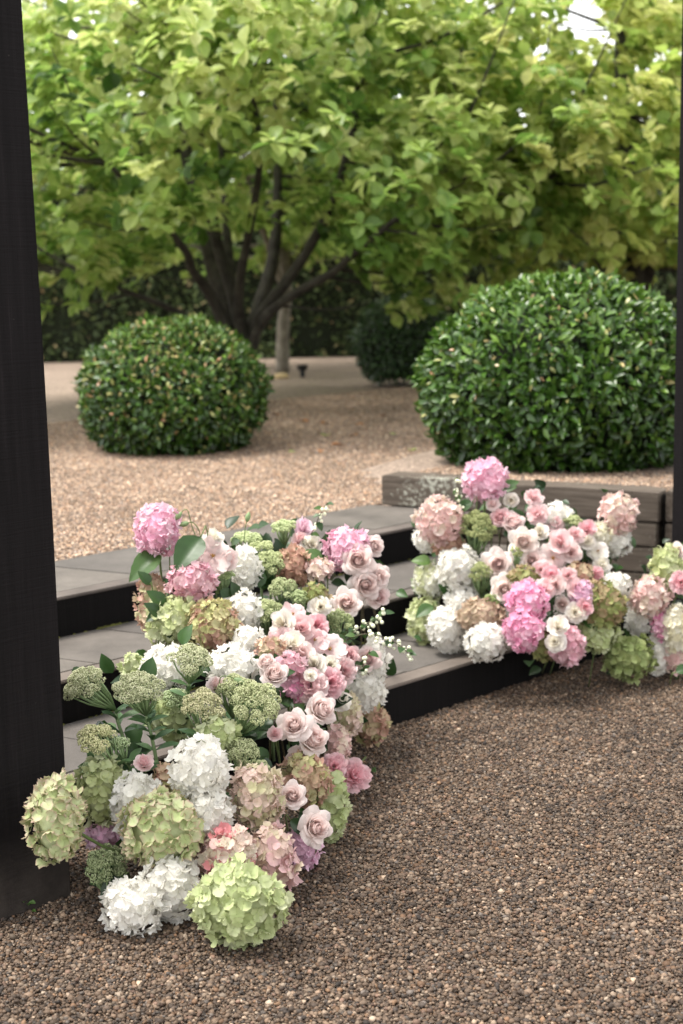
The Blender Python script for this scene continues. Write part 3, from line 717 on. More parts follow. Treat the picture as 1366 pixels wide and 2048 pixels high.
# far hedge: a clipped wall of small leaves
def hedge():
    g = np.random.default_rng(50)
    root = empty('clipped_hedge', (0, 19.4, 0.43)); tag(root, 'tall dark clipped hedge along the back of the gravel terrace', 'hedge'); bpy.context.view_layer.update()
    x0, x1, y0, hz = -9.0, 11.0, 19.2, 2.3
    n = 26000
    P = np.c_[g.uniform(x0, x1, n), y0 - 0.02 + np.abs(g.normal(0, 0.10, n)) , 0.46 + hz * g.random(n)]
    P[:, 1] += 0.07 * np.sin(P[:, 0] * 2.1 + P[:, 2] * 3) + 0.05 * np.sin(P[:, 0] * 5.3 - P[:, 2] * 4.1)
    top = g.random(n) < 0.16; P[top, 1] = y0 + g.uniform(0, 0.9, top.sum()); P[top, 2] = 0.46 + hz + g.normal(0, 0.04, top.sum())
    D = unit(g, n) + np.array([[0, -0.5, 0.2]]); R = frames(D, unit(g, n) * 0.6 + np.array([[0, -0.7, 0.6]])); S = 0.085 * g.uniform(0.6, 1.2, n)
    t = np.clip(g.normal(0.42, 0.2, n), 0, 0.9); br = g.random(n) < 0.05; t[br] = g.uniform(0.9, 1.0, br.sum())
    mb = MB().hexa([Vector((a, b_, z)) - root.location for z in (0.3, 0.43 + hz) for a, b_ in ((x0, y0 + 0.12), (x1, y0 + 0.12), (x1, y0 + 0.9), (x0, y0 + 0.9))])
    obj('twig_core', mb.mesh('twig_core', M['twigcore']), root)
    put_leaves(root, 'box', 'hedge', P, R, S, t, 0)
hedge()

# uplight, pale rock, fallen leaves, weed
pl = on_z(605, 754, 0.44); root = empty('garden_uplight', pl); tag(root, 'small black garden uplight on the gravel near the pale trunk', 'light')
mb = MB().tube([(0, 0, 0), (0, 0, 0.07), (0, 0, 0.075), (0, 0, 0.13)], [0.03, 0.03, 0.055, 0.062], 14); obj('housing', mb.mesh('housing', M['plastic'], smooth=False), root)
mb = MB().tube([(0, 0, 0.128), (0, 0, 0.134)], [0.066, 0.066], 14); obj('bezel', mb.mesh('bezel', M['plastic']), root)
def blob(name, p, r, mat, seed):
    import bmesh
    bm = bmesh.new(); bmesh.ops.create_icosphere(bm, subdivisions=2, radius=1); g = random.Random(seed)
    for v in bm.verts: v.co = Vector((v.co.x * r[0], v.co.y * r[1], v.co.z * r[2])) * g.uniform(0.88, 1.1)
    me = bpy.data.meshes.new(name); bm.to_mesh(me); bm.free(); me.materials.append(mat)
    me.polygons.foreach_set('use_smooth', np.ones(len(me.polygons), dtype=bool)); o = obj(name, me); o.location = p; return o
tag(blob('garden_stone', on_z(562, 757, 0.44) + Vector((0, 0, 0.02)), (0.09, 0.06, 0.045), M['rock'], 4), 'small tan stone at the foot of the pale trunk', 'stone')
g = random.Random(5)
for i, (px, py) in enumerate([(597, 842), (645, 848), (655, 870), (700, 872), (722, 845), (580, 900), (690, 893), (560, 830), (780, 865), (760, 830), (640, 905), (820, 900)]):
    p = on_z(px, py, 0.458); o = obj('fallen_leaf', leaf_mesh('magnolia', 'magnolia_o') if i % 3 == 2 else LEAF_MESH.setdefault('litter', mesh_np('leaf', LT['magnolia'][0], LT['magnolia'][1], M['litter'])))
    o.matrix_world = Matrix.Translation(p) @ Matrix.Rotation(g.uniform(0, 6.28), 4, 'Z') @ Matrix.Rotation(g.uniform(-0.4, 0.4), 4, 'X') @ Matrix.Scale(g.uniform(0.06, 0.11), 4); o.color = (0.9, 0.9, 0.9, 1)
    near = {597: 'next to the small clipped bush', 722: 'midway between the two clipped bushes', 645: 'next to a pale green fallen leaf in the tree shade', 560: 'just beyond the small clipped bush', 760: 'in the shade before the very dark bush', 580: 'in front of the small clipped bush', 640: 'in the tree shade beyond the small bush', 655: 'on sunlit ground past the small clipped bush', 690: 'towards the end of the sleeper wall', 820: 'beside the end of the sleeper wall'}
    tag(o, ('brown fallen leaf on gravel ' if i % 3 != 2 else 'pale green fallen leaf on gravel ') + (near.get(px) or 'between the clipped bushes'), 'leaf', 'fallen leaves')
wp = on_z(52, 1822, 0.0); root = empty('weed_seedling', wp); tag(root, 'tiny green weed seedling sprouting at the foot of the black post', 'weed'); bpy.context.view_layer.update()
g = np.random.default_rng(3); n = 14
P = np.array(wp) + np.c_[g.normal(0, 0.008, n), g.normal(0, 0.006, n), g.uniform(0.004, 0.028, n)]
D = unit(g, n) * np.array([[1, 1, 0.4]]) + np.array([[0, 0, 0.4]]); put_leaves(root, 'broad', 'florist', P, frames(D, np.tile([[0, -0.4, 1.0]], (n, 1))), 0.02 * g.uniform(0.6, 1.2, n), g.uniform(0.7, 1, n), n)
mb = MB().tube([(0, 0, -0.01), (0.001, 0, 0.028)], [0.0015, 0.001], 5); obj('stem', mb.mesh('stem', M['stem']), root)
#@@FLOWERS@@
# ------------------------------------------------------------------ flowers: petals, blooms, stems
def grid_faces(nu, nv): return [(j * nu + i, j * nu + i + 1, (j + 1) * nu + i + 1, (j + 1) * nu + i) for j in range(nv - 1) for i in range(nu - 1)]
def floret_mesh(seed, mat, cup, wave, k=4):
    """four rounded sepals, overlapping, cupped; unit radius"""
    g = random.Random(seed); V = []; Fc = []; tip = []
    for q in range(k):
        a = q * 2 * math.pi / k + g.gauss(0, 0.12); L = g.uniform(0.85, 1.1); wd = g.uniform(0.5, 0.62); lift = cup + g.gauss(0, 0.12); b0 = len(V); tw = g.gauss(0, 0.18)
        for j in range(4):
            v = (0.06, 0.42, 0.78, 1.0)[j]; w = wd * (0.18, 0.86, 1.0, 0.52)[j]
            for u in (-1, 0, 1):
                x = u * w; y = v * L * (1 - 0.10 * abs(u) * (j == 3)); z = lift * v * v + 0.16 * abs(u) * v - 0.10 * v ** 3 + wave * math.sin(3.1 * u + 5 * v + seed) * v + tw * u * v
                V.append((x * math.cos(a) - y * math.sin(a), x * math.sin(a) + y * math.cos(a), z + 0.03 * q)); tip.append(max(v, (abs(u) * 0.92) * (v ** 0.5)))
        Fc += [tuple(i + b0 for i in f) for f in grid_faces(3, 4)]
    return mesh_np('floret', np.array(V), Fc, mat, {'tip': np.array(tip)})
M['pet_white'] = petal_mat('petal_white', (0.90, 0.88, 0.83), 0.15, (0.72, 0.73, 0.55), 0.08, 0.48)
M['pet_lime'] = petal_mat('petal_lime', (0.52, 0.50, 0.28), 0.25, (0.36, 0.46, 0.14), 0.35, 0.32)
M['pet_limepink'] = petal_mat('petal_limepink', (0.58, 0.25, 0.29), 0.55, (0.44, 0.52, 0.2), 0.4, 0.32)
M['pet_pink'] = petal_mat('petal_pink', (0.88, 0.70, 0.76), 0.35, (0.74, 0.34, 0.48), 0.25, 0.36)
M['pet_blush'] = petal_mat('petal_blush', (0.80, 0.58, 0.56), 0.35, (0.62, 0.60, 0.36), 0.25, 0.34)
M['pet_antique'] = petal_mat('petal_antique', (0.52, 0.28, 0.22), 0.30, (0.42, 0.42, 0.2), 0.3, 0.28)
M['pet_rose'] = petal_mat('petal_rose', (0.89, 0.80, 0.77), 0.4, (0.86, 0.68, 0.63), 0.2, 0.52, 0.5)
M['pet_lis'] = petal_mat('petal_lisianthus', (0.88, 0.76, 0.75), 0.3, (0.80, 0.60, 0.58), 0.3, 0.42, 0.5)
FLM = {}
def florets(matkey):
    if matkey not in FLM: FLM[matkey] = [floret_mesh(60 + i, M[matkey], c, w) for i, (c, w) in enumerate(((0.05, 0.03), (0.25, 0.06), (0.45, 0.05), (0.15, 0.10), (0.6, 0.08), (-0.05, 0.06)))]
    return FLM[matkey]
SCH = {  # scheme: material, palette, core colour, floret diameter
    'white': ('pet_white', [(0.88, 0.86, 0.81), (0.86, 0.84, 0.78), (0.90, 0.88, 0.84)], 0.037),
    'cream': ('pet_white', [(0.78, 0.74, 0.60), (0.74, 0.70, 0.52), (0.80, 0.77, 0.66)], 0.038),
    'creamgreen': ('pet_white', [(0.80, 0.79, 0.68), (0.62, 0.64, 0.40), (0.83, 0.82, 0.76)], 0.036),
    'lime': ('pet_lime', [(0.52, 0.58, 0.31), (0.59, 0.64, 0.38), (0.47, 0.53, 0.26), (0.62, 0.65, 0.43)], 0.041),
    'palelime': ('pet_lime', [(0.58, 0.62, 0.36), (0.64, 0.66, 0.44), (0.54, 0.58, 0.30)], 0.039),
    'limepink': ('pet_limepink', [(0.50, 0.57, 0.30), (0.56, 0.61, 0.36), (0.46, 0.54, 0.26), (0.60, 0.60, 0.40)], 0.043),
    'pink': ('pet_pink', [(0.84, 0.52, 0.63), (0.86, 0.60, 0.69), (0.81, 0.43, 0.56), (0.87, 0.66, 0.73)], 0.040),
    'hot': ('pet_pink', [(0.80, 0.36, 0.53), (0.84, 0.48, 0.62), (0.76, 0.30, 0.47), (0.85, 0.56, 0.66)], 0.036),
    'dusky': ('pet_pink', [(0.72, 0.42, 0.47), (0.77, 0.51, 0.55), (0.67, 0.36, 0.42), (0.79, 0.57, 0.59)], 0.038),
    'lilac': ('pet_pink', [(0.80, 0.54, 0.68), (0.83, 0.60, 0.72), (0.76, 0.47, 0.62)], 0.036),
    'blush': ('pet_blush', [(0.80, 0.58, 0.56), (0.76, 0.64, 0.54), (0.82, 0.68, 0.63), (0.70, 0.46, 0.45)], 0.038),
    'blushgreen': ('pet_blush', [(0.60, 0.58, 0.36), (0.74, 0.58, 0.50), (0.78, 0.62, 0.56), (0.66, 0.60, 0.42)], 0.036),
    'blushbeige': ('pet_blush', [(0.66, 0.52, 0.42), (0.74, 0.56, 0.50), (0.60, 0.52, 0.38), (0.74, 0.48, 0.50)], 0.044),
    'speckle': ('pet_blush', [(0.80, 0.66, 0.58), (0.78, 0.70, 0.58), (0.76, 0.26, 0.30), (0.80, 0.56, 0.54)], 0.036),
    'antique': ('pet_antique', [(0.48, 0.48, 0.22), (0.54, 0.50, 0.28), (0.56, 0.40, 0.28), (0.52, 0.30, 0.24)], 0.037),
    'rust': ('pet_antique', [(0.50, 0.28, 0.22), (0.58, 0.36, 0.28), (0.44, 0.24, 0.18), (0.56, 0.44, 0.30)], 0.036),
    'peach': ('pet_antique', [(0.62, 0.44, 0.34), (0.66, 0.52, 0.38), (0.58, 0.56, 0.34), (0.60, 0.36, 0.30)], 0.036),
    'beige': ('pet_antique', [(0.52, 0.40, 0.30), (0.60, 0.48, 0.36), (0.46, 0.34, 0.26)], 0.036),
    'olive': ('pet_antique', [(0.24, 0.28, 0.09), (0.30, 0.32, 0.12), (0.32, 0.24, 0.13), (0.22, 0.27, 0.08)], 0.038),
    'darklime': ('pet_lime', [(0.27, 0.33, 0.13), (0.33, 0.38, 0.16), (0.23, 0.28, 0.10)], 0.040),
}
CORE = {}
def core_mesh(key, col):
    if key not in CORE:
        m = flat_mat('bloom_core_' + key, tuple(c * 0.8 for c in col), 0.9, 0.2, 40)
        import bmesh
        bm = bmesh.new(); bmesh.ops.create_icosphere(bm, subdivisions=2, radius=1); me = bpy.data.meshes.new('core'); bm.to_mesh(me); bm.free()
        me.polygons.foreach_set('use_smooth', np.ones(len(me.polygons), dtype=bool)); me.materials.append(m); CORE[key] = me
    return CORE[key]
# distance of the banks of flowers, read off the ground, steps and posts they rest on or against
YCTRL = np.array([(480, 1810, 3.34), (265, 1815, 3.36), (340, 1775, 3.40), (110, 1635, 3.33), (205, 1580, 3.62), (205, 1670, 3.62), (215, 1735, 3.48), (322, 1660, 3.42), (275, 1605, 3.52), (397, 1540, 3.50), (410, 1625, 3.47), (340, 1570, 3.62), (515, 1590, 3.55),
    (455, 1710, 3.42), (540, 1720, 3.46), (610, 1695, 3.66), (665, 1610, 3.85), (610, 1560, 3.78), (628, 1655, 3.58), (582, 1590, 3.60), (708, 1550, 4.15), (668, 1535, 4.05), (740, 1448, 4.62), (692, 1426, 4.35), (675, 1490, 4.15), (726, 1380, 4.50), (753, 1325, 4.55),
    (620, 1480, 3.82), (585, 1450, 3.80), (640, 1420, 3.95), (540, 1345, 3.95), (460, 1335, 4.02), (330, 1340, 4.02), (265, 1335, 4.15), (345, 1430, 3.92), (500, 1410, 3.72), (405, 1418, 3.72), (276, 1380, 3.72), (173, 1375, 3.74), (191, 1485, 3.62), (240, 1490, 3.66), (381, 1323, 3.80), (484, 1510, 3.66),
    (600, 1300, 4.15), (660, 1300, 4.25), (660, 1370, 4.15), (600, 1375, 4.08), (720, 1300, 4.4), (820, 1310, 4.6), (345, 1240, 4.30), (425, 1250, 4.25), (300, 1190, 4.40), (382, 1163, 4.34), (315, 1062, 4.45), (430, 1115, 4.42), (490, 1135, 4.55), (490, 1240, 4.35), (585, 1130, 4.65), (560, 1200, 4.45), (620, 1220, 4.40),
    (695, 1100, 4.72), (718, 1122, 4.66), (750, 1170, 4.66), (690, 1205, 4.52), (600, 1060, 4.82), (655, 1010, 4.85), (495, 1078, 4.70), (565, 1245, 4.28), (678, 1248, 4.48),
    (970, 960, 5.55), (880, 1045, 5.50), (852, 1078, 5.60), (917, 1135, 5.40), (862, 1160, 5.50), (845, 1240, 5.45), (925, 1205, 5.38), (893, 1258, 5.28), (963, 1233, 5.22), (972, 1285, 5.10), (1055, 1205, 5.15), (1050, 1260, 5.08), (1130, 1290, 5.12), (1205, 1215, 5.26), (1195, 1270, 5.25),
    (1235, 1030, 5.62), (1225, 1080, 5.62), (1105, 1035, 5.56), (955, 1065, 5.48), (1060, 1100, 5.34), (1000, 1130, 5.34), (1008, 1178, 5.26), (1120, 1110, 5.36), (1130, 1180, 5.24), (1150, 1225, 5.2), (1190, 1100, 5.48), (1065, 995, 5.6), (1300, 1195, 5.34), (1335, 1135, 5.42), (1260, 1312, 5.28), (1318, 1310, 5.34), (1278, 1240, 5.42), (1350, 1260, 5.3), (1360, 1160, 5.36)])
def Yat(px, py):
    d2 = (YCTRL[:, 0] - px) ** 2 + (YCTRL[:, 1] - py) ** 2 + 60.0; i = np.argsort(d2)[:5]; w = 1 / d2[i] ** 1.3
    return float((YCTRL[i, 2] * w).sum() / w.sum())
def place(px, py, rx, ry, Y=None, back=0.0):
    """centre and radii in metres of a bloom, pulled forward along its ray until it clears gravel and steps"""
    Y = (Y or Yat(px, py)) + back
    for _ in range(60):
        P = at(px, py, Y); k = depth(P) / F; r = max(rx, ry) * k; bad = False
        for dx, dy in ((0, 0), (0.6, 0), (-0.6, 0), (0, 0.75), (0.4, 0.6), (-0.4, 0.6)):
            q = P + Vector((dx * r, dy * r, 0)); h = math.sqrt(max(0, 1 - dx * dx - dy * dy))
            if P.z - h * ry * k < zg(q) - 0.008: bad = True
        e = P.dot(EV); n = P.dot(NV)
        if e - rx * k * 0.5 < POST_R and n > 3.062 - rx * k * 0.75 and n < 3.5 and e < POST_R + 0.3 and px < 150: bad = True
        if not bad: break
        Y -= 0.015
    return P, rx * k, ry * k
def stem_to(root, P, axis, r, mat='stem', length=None, bend=0.5, name='stem', reach=0.22):
    """a stem from below the bloom down into the bank it stands in"""
    Q = Vector((P.x + 0.03 * math.sin(P.x * 37) + (0.3 if P.dot(EV) < POST_R + 0.12 else 0), P.y + 0.36, 0)); Q.z = zg(Q) + 0.03
    if P.z - Q.z > 0.7: Q.z = P.z - 0.7
    s = P - axis * 0.0
    mid = s.lerp(Q, 0.45) - axis * bend * 0.08
    pts = smooth_path([s - P, mid - P, Q - P], 4)
    mb = MB().tube(pts, [r] * len(pts), 6); o = obj(name, mb.mesh(name, M[mat], smooth=True)); o.parent = root
    o.matrix_parent_inverse = Matrix.Identity(4)
    return o
def facing(P, dx=0.0, dy=0.25, toward=1.0):
    d = (CAM - P).normalized() * toward + RT * dx + UP * dy; return d.normalized()
def frame_z(z, spin=0.0):
    x = z.orthogonal().normalized(); y = z.cross(x); return Matrix((x, y, z)).transposed().to_4x4() @ Matrix.Rotation(spin, 4, 'Z')
N_FL = 0
def hydrangea(px, py, rx, ry, scheme, label, group=None, Y=None, back=0.0, stem=True):
    global N_FL
    g = np.random.default_rng(int(px * 7 + py * 13)); rr = random.Random(int(px * 3 + py))
    P, a, b_ = place(px, py, rx, ry, Y, back); c = min(a, b_) * 1.0
    mk, pal, fd = SCH[scheme]
    root = empty('hydrangea_flower', P); tag(root, label, 'hydrangea', group)
    view = (CAM - P).normalized()
    A = Matrix((RT, view, UP)).transposed()                      # local axes: right, to viewer, up
    fd = fd * (0.92 if px < 800 else 1.0) * min(1.15, 0.72 + 0.28 * (a + b_) / 0.2)
    area = 4 * math.pi * (((a * b_) ** 1.6 + (a * c) ** 1.6 + (b_ * c) ** 1.6) / 3) ** (1 / 1.6)
    n = int(area / (fd * fd * 0.50)); i = np.arange(n) + 0.5
    ph = np.arccos(1 - 2 * i / n); th = math.pi * (1 + 5 ** 0.5) * i
    D = np.stack([np.cos(th) * np.sin(ph), np.sin(th) * np.sin(ph), np.cos(ph)], 1) + g.normal(0, 0.07, (n, 3)); D /= np.linalg.norm(D, axis=1, keepdims=True)
    D = D[D[:, 1] > -0.42]
    k1, k2, k3 = g.uniform(0, 6.28, 3); gd = unit(g, 1)[0]
    lump = 1 + 0.10 * np.sin(D[:, 0] * 4.2 + k1) * np.sin(D[:, 2] * 4.6 + k2) + 0.07 * np.sin(D[:, 1] * 6 + D[:, 0] * 5 + k3)
    rad = (lump - 0.02) * (1 - np.abs(g.normal(0, 0.05, len(D)))) * 0.95
    me = florets(mk); pick = np.clip((D @ gd) * 0.42 + 0.5 + g.normal(0, 0.24, len(D)), 0, 0.999)
    pal_a = np.array(pal)
    cm = core_mesh(scheme, tuple(pal_a.mean(0))).copy(); cm.name = 'flower_head'; cm.transform(A.to_4x4() @ Matrix.Diagonal((a * 0.80, c * 0.80, b_ * 0.80, 1))); head = obj('flower_head', cm, root)
    for d, r, t in zip(D, rad, pick):
        l = Vector((d[0] * a * r, d[1] * c * r, d[2] * b_ * r)); nz = Vector((d[0] / a, d[1] / c, d[2] / b_)).normalized()
        nz = (nz + Vector(tuple(g.normal(0, 0.30, 3)))).normalized()
        o = bpy.data.objects.new('floret', me[rr.randrange(6)]); COL.objects.link(o); o.parent = head
        s = fd * 0.5 * rr.uniform(0.82, 1.15)
        o.matrix_local = Matrix.Translation(A @ l) @ frame_z(A @ nz, rr.uniform(0, 6.28)) @ Matrix.Scale(s, 4)
        cc = pal_a[int(t * len(pal))] if rr.random() < 0.75 else pal_a[rr.randrange(len(pal))]
        cc = cc * rr.uniform(0.88, 1.07); o.color = (float(cc[0]), float(cc[1]), float(cc[2]), 1); N_FL += 1
    if stem: stem_to(root, P, UP, 0.004)
    return root, P, a, b_

def rose_petals(seed, openness):
    """petal meshes of one rose, in order from heart to rim; unit radius, axis +z"""
    g = random.Random(seed); out = []
    # count, radius, top height, half width, outward roll of the lip, closing over the heart
    layers = [(2, 0.07, 0.60, 2.2, 0.0, 0.75), (3, 0.14, 0.62, 1.5, 0.0, 0.45), (3, 0.21, 0.63, 1.35, 0.01, 0.3), (4, 0.27, 0.61, 1.15, 0.03, 0.2), (4, 0.34, 0.59, 1.05, 0.06, 0.1), (5, 0.40, 0.56, 0.95, 0.11, 0.03), (5, 0.46, 0.50, 0.90, 0.18, 0.0), (5, 0.54, 0.43, 0.86, 0.30, 0.0), (6, 0.60, 0.28, 0.80, 0.44, 0.0)]
    th0 = 0
    for li, (cnt, r, top, hw, fl, close) in enumerate(layers):
        fl *= openness; r *= (0.78 + 0.22 * openness)
        for q in range(cnt):
            th = th0 + q * 2 * math.pi / cnt + g.gauss(0, 0.12); V = []; tip = []; nu, nv = 5, 6
            hh = top + g.gauss(0, 0.03); f2 = fl * g.uniform(0.75, 1.3); w = hw * g.uniform(0.9, 1.1); sk = g.gauss(0, 0.04)
            for j in range(nv):
                v = (0, 0.3, 0.55, 0.75, 0.89, 1.0)[j]
                for i in range(nu):
                    u = -1 + 2 * i / (nu - 1)
                    ws = w * (0.40 + 0.60 * math.sin(math.pi * 0.5 * min(1, v * 1.5))) * (1 - (0.45 if li > 5 else 0.2) * max(0, (v - 0.7) / 0.3) ** 1.5)
                    lip = max(0, (v - 0.58) / 0.42)
                    rho = r * (0.25 + 0.75 * math.sin(math.pi * 0.5 * min(1, v * 1.25))) * (1 - close * 0.7 * lip) + f2 * lip ** 1.5 * (1.0 - 0.35 * u * u) + 0.05 * u * (1 if li < 6 else 0.4)
                    z = -0.55 + (hh + 0.55) * v ** 0.85 - 0.07 * u * u * v - f2 * 0.50 * lip ** 2.0 * (0.5 + 1.3 * u * u) + sk * u
                    a = th + u * ws; V.append((rho * math.cos(a), rho * math.sin(a), z)); tip.append(v)
            out.append(mesh_np('petal', np.array(V), grid_faces(nu, nv), M['pet_rose'], {'tip': np.array(tip)}))
        th0 += 0.7
    return out
ROSES = [rose_petals(5, 1.0), rose_petals(6, 0.75), rose_petals(7, 0.45), rose_petals(8, 1.05)]
def sepal_mesh():
    V = []; Fc = []
    for q in range(5):
        a = q * 2 * math.pi / 5; b0 = len(V)
        for (r, w, z) in ((0.10, 0.10, -0.62), (0.34, 0.13, -0.55), (0.55, 0.07, -0.42), (0.72, 0.01, -0.36)):
            for s in (-1, 1): V.append((r * math.cos(a) - s * w * math.sin(a), r * math.sin(a) + s * w * math.cos(a), z))
        Fc += [tuple(i + b0 for i in f) for f in grid_faces(2, 4)]
    return mesh_np('sepals', np.array(V), Fc, M['stem'])
SEPALS = sepal_mesh()
def petal_bloom(name, cat, meshes, px, py, r, col, col2, label, group=None, dx=0.0, dy=0.3, Y=None, back=0.0, stemmat='stem', centre=None, spin=None):
    rr = random.Random(int(px * 11 + py * 5)); P, a, _ = place(px, py, r, r, Y, back)
    z = facing(P, dx, dy); root = empty(name, mat=Matrix.Translation(P) @ frame_z(z, rr.uniform(0, 6.28) if spin is None else spin) @ Matrix.Scale(a, 4)); tag(root, label, cat, group)
    n = len(meshes); c1, c2 = np.array(col), np.array(col2)
    for i, me in enumerate(meshes):
        o = bpy.data.objects.new('petal', me); COL.objects.link(o); o.parent = root
        t = i / max(1, n - 1); c = (c1 * (1 - t) + c2 * t) * rr.uniform(0.95, 1.04); o.color = (float(c[0]), float(c[1]), float(c[2]), 1)
    obj('sepals', SEPALS, root)
    if centre: obj('stamens', centre, root)
    # stem, in world units
    Q = Vector((P.x + rr.uniform(-0.05, 0.05), P.y + 0.34, 0)); Q.z = max(zg(Q) + 0.03, P.z - 0.55)
    s = P - z * a * 0.5; pts = smooth_path([s, s - z * a * 0.9, s.lerp(Q, 0.5) - z * 0.03, Q], 3)
    inv = root.matrix_world.inverted() if False else (Matrix.Translation(P) @ frame_z(z, 0) ).inverted()
    mb = MB().tube([p for p in pts], [0.0028] * len(pts), 6); o = obj('stem', mb.mesh('stem', M[stemmat], smooth=True), root)
    o.matrix_parent_inverse = root.matrix_basis.inverted()
    return root
def rose(px, py, r, tone, label, group=None, var=0, dx=0.0, dy=0.3, **k):
    c = {'blush': ((0.86, 0.69, 0.66), (0.88, 0.78, 0.75)), 'dusky': ((0.80, 0.60, 0.59), (0.84, 0.69, 0.67)), 'shell': ((0.88, 0.69, 0.66), (0.89, 0.80, 0.76)), 'ivory': ((0.88, 0.72, 0.67), (0.88, 0.82, 0.75)), 'pink': ((0.76, 0.42, 0.46), (0.80, 0.52, 0.54))}[tone]
    return petal_bloom('rose_flower', 'rose', ROSES[var], px, py, r, c[0], c[1], label, group, dx, dy, stemmat='redstem', **k)
def lis_petals(seed, n1, n2, n3, ruffle, cup, n4=0):
    """wavy-edged petals in two to four whorls, heart first; unit radius, axis +z"""
    g = random.Random(seed); out = []
    for cnt, L, c, th0 in ((n4, 0.34, cup * 2.3, 0.2), (n3, 0.54, cup * 1.75, 0.9), (n2, 0.80, cup * 1.25, 0.45), (n1, 1.0, cup, 0.0)):
        for q in range(cnt):
            th = th0 + q * 2 * math.pi / cnt + g.gauss(0, 0.14); V = []; tip = []; ph = g.uniform(0, 6.28); lf = c * g.uniform(0.75, 1.3); fr = g.uniform(5.5, 8.0); tw = g.gauss(0, 0.16); Lq = L * g.uniform(0.88, 1.1)
            for j in range(4):
                v = (0.0, 0.45, 0.8, 1.0)[j]; w = 0.60 * Lq * math.sin(math.pi * (0.08 + 0.60 * v)) * (1.3 if cnt < 6 else 1.05)
                for i in range(7):
                    u = -1 + i / 3
                    edge = v ** 2.2
                    rr_ = 0.05 + Lq * v * (1 - 0.13 * u * u) * (1 + 0.05 * math.sin(fr * 1.3 * u + ph) * edge); z = -0.35 + lf * 1.1 * v ** 0.6 - 0.34 * (1.2 - min(1.1, c)) * v ** 3 + ruffle * math.sin(fr * u + ph) * edge + 0.12 * u * u * v + tw * u * v
                    x, y = rr_ * (1 - 0.12 * edge * (c > 0.9)), u * w; V.append((x * math.cos(th) - y * math.sin(th), x * math.sin(th) + y * math.cos(th), z)); tip.append(v)
            out.append(mesh_np('petal', np.array(V), grid_faces(7, 4), M['pet_lis'], {'tip': np.array(tip)}))
    return out
LIS = {'open': lis_petals(3, 5, 5, 0, 0.12, 0.32), 'double': lis_petals(4, 5, 5, 5, 0.12, 0.50, 4), 'cup': lis_petals(5, 5, 4, 4, 0.09, 0.80, 3), 'ruffle': lis_petals(6, 8, 8, 7, 0.20, 0.48, 5)}
def stamen_mesh():
    mb = MB(); g = random.Random(2)
    for i in range(9):
        a = i * 2.4; r = 0.02 + 0.012 * i; mb.tube([(0, 0, -0.3), (r * math.cos(a), r * math.sin(a), 0.0), (1.2 * r * math.cos(a), 1.2 * r * math.sin(a), 0.08 + g.uniform(0, 0.06))], [0.015, 0.02, 0.045], 5)
    return mb.mesh('stamens', M['stamen'], smooth=True)
STAM = stamen_mesh()
def lis(px, py, r, tone, form, label, group=None, dx=0.0, dy=0.3, **k):
    c = {'pink': ((0.80, 0.52, 0.54), (0.85, 0.68, 0.67)), 'white': ((0.80, 0.79, 0.66), (0.86, 0.84, 0.79)), 'pale': ((0.82, 0.62, 0.60), (0.86, 0.77, 0.74)), 'deep': ((0.78, 0.40, 0.46), (0.82, 0.54, 0.57)), 'lilac': ((0.76, 0.50, 0.62), (0.82, 0.66, 0.74))}[tone]
    return petal_bloom('lisianthus_flower', 'lisianthus', LIS[form], px, py, r, c[0], c[1], label, group, dx, dy, centre=STAM if form == 'open' else None, **k)

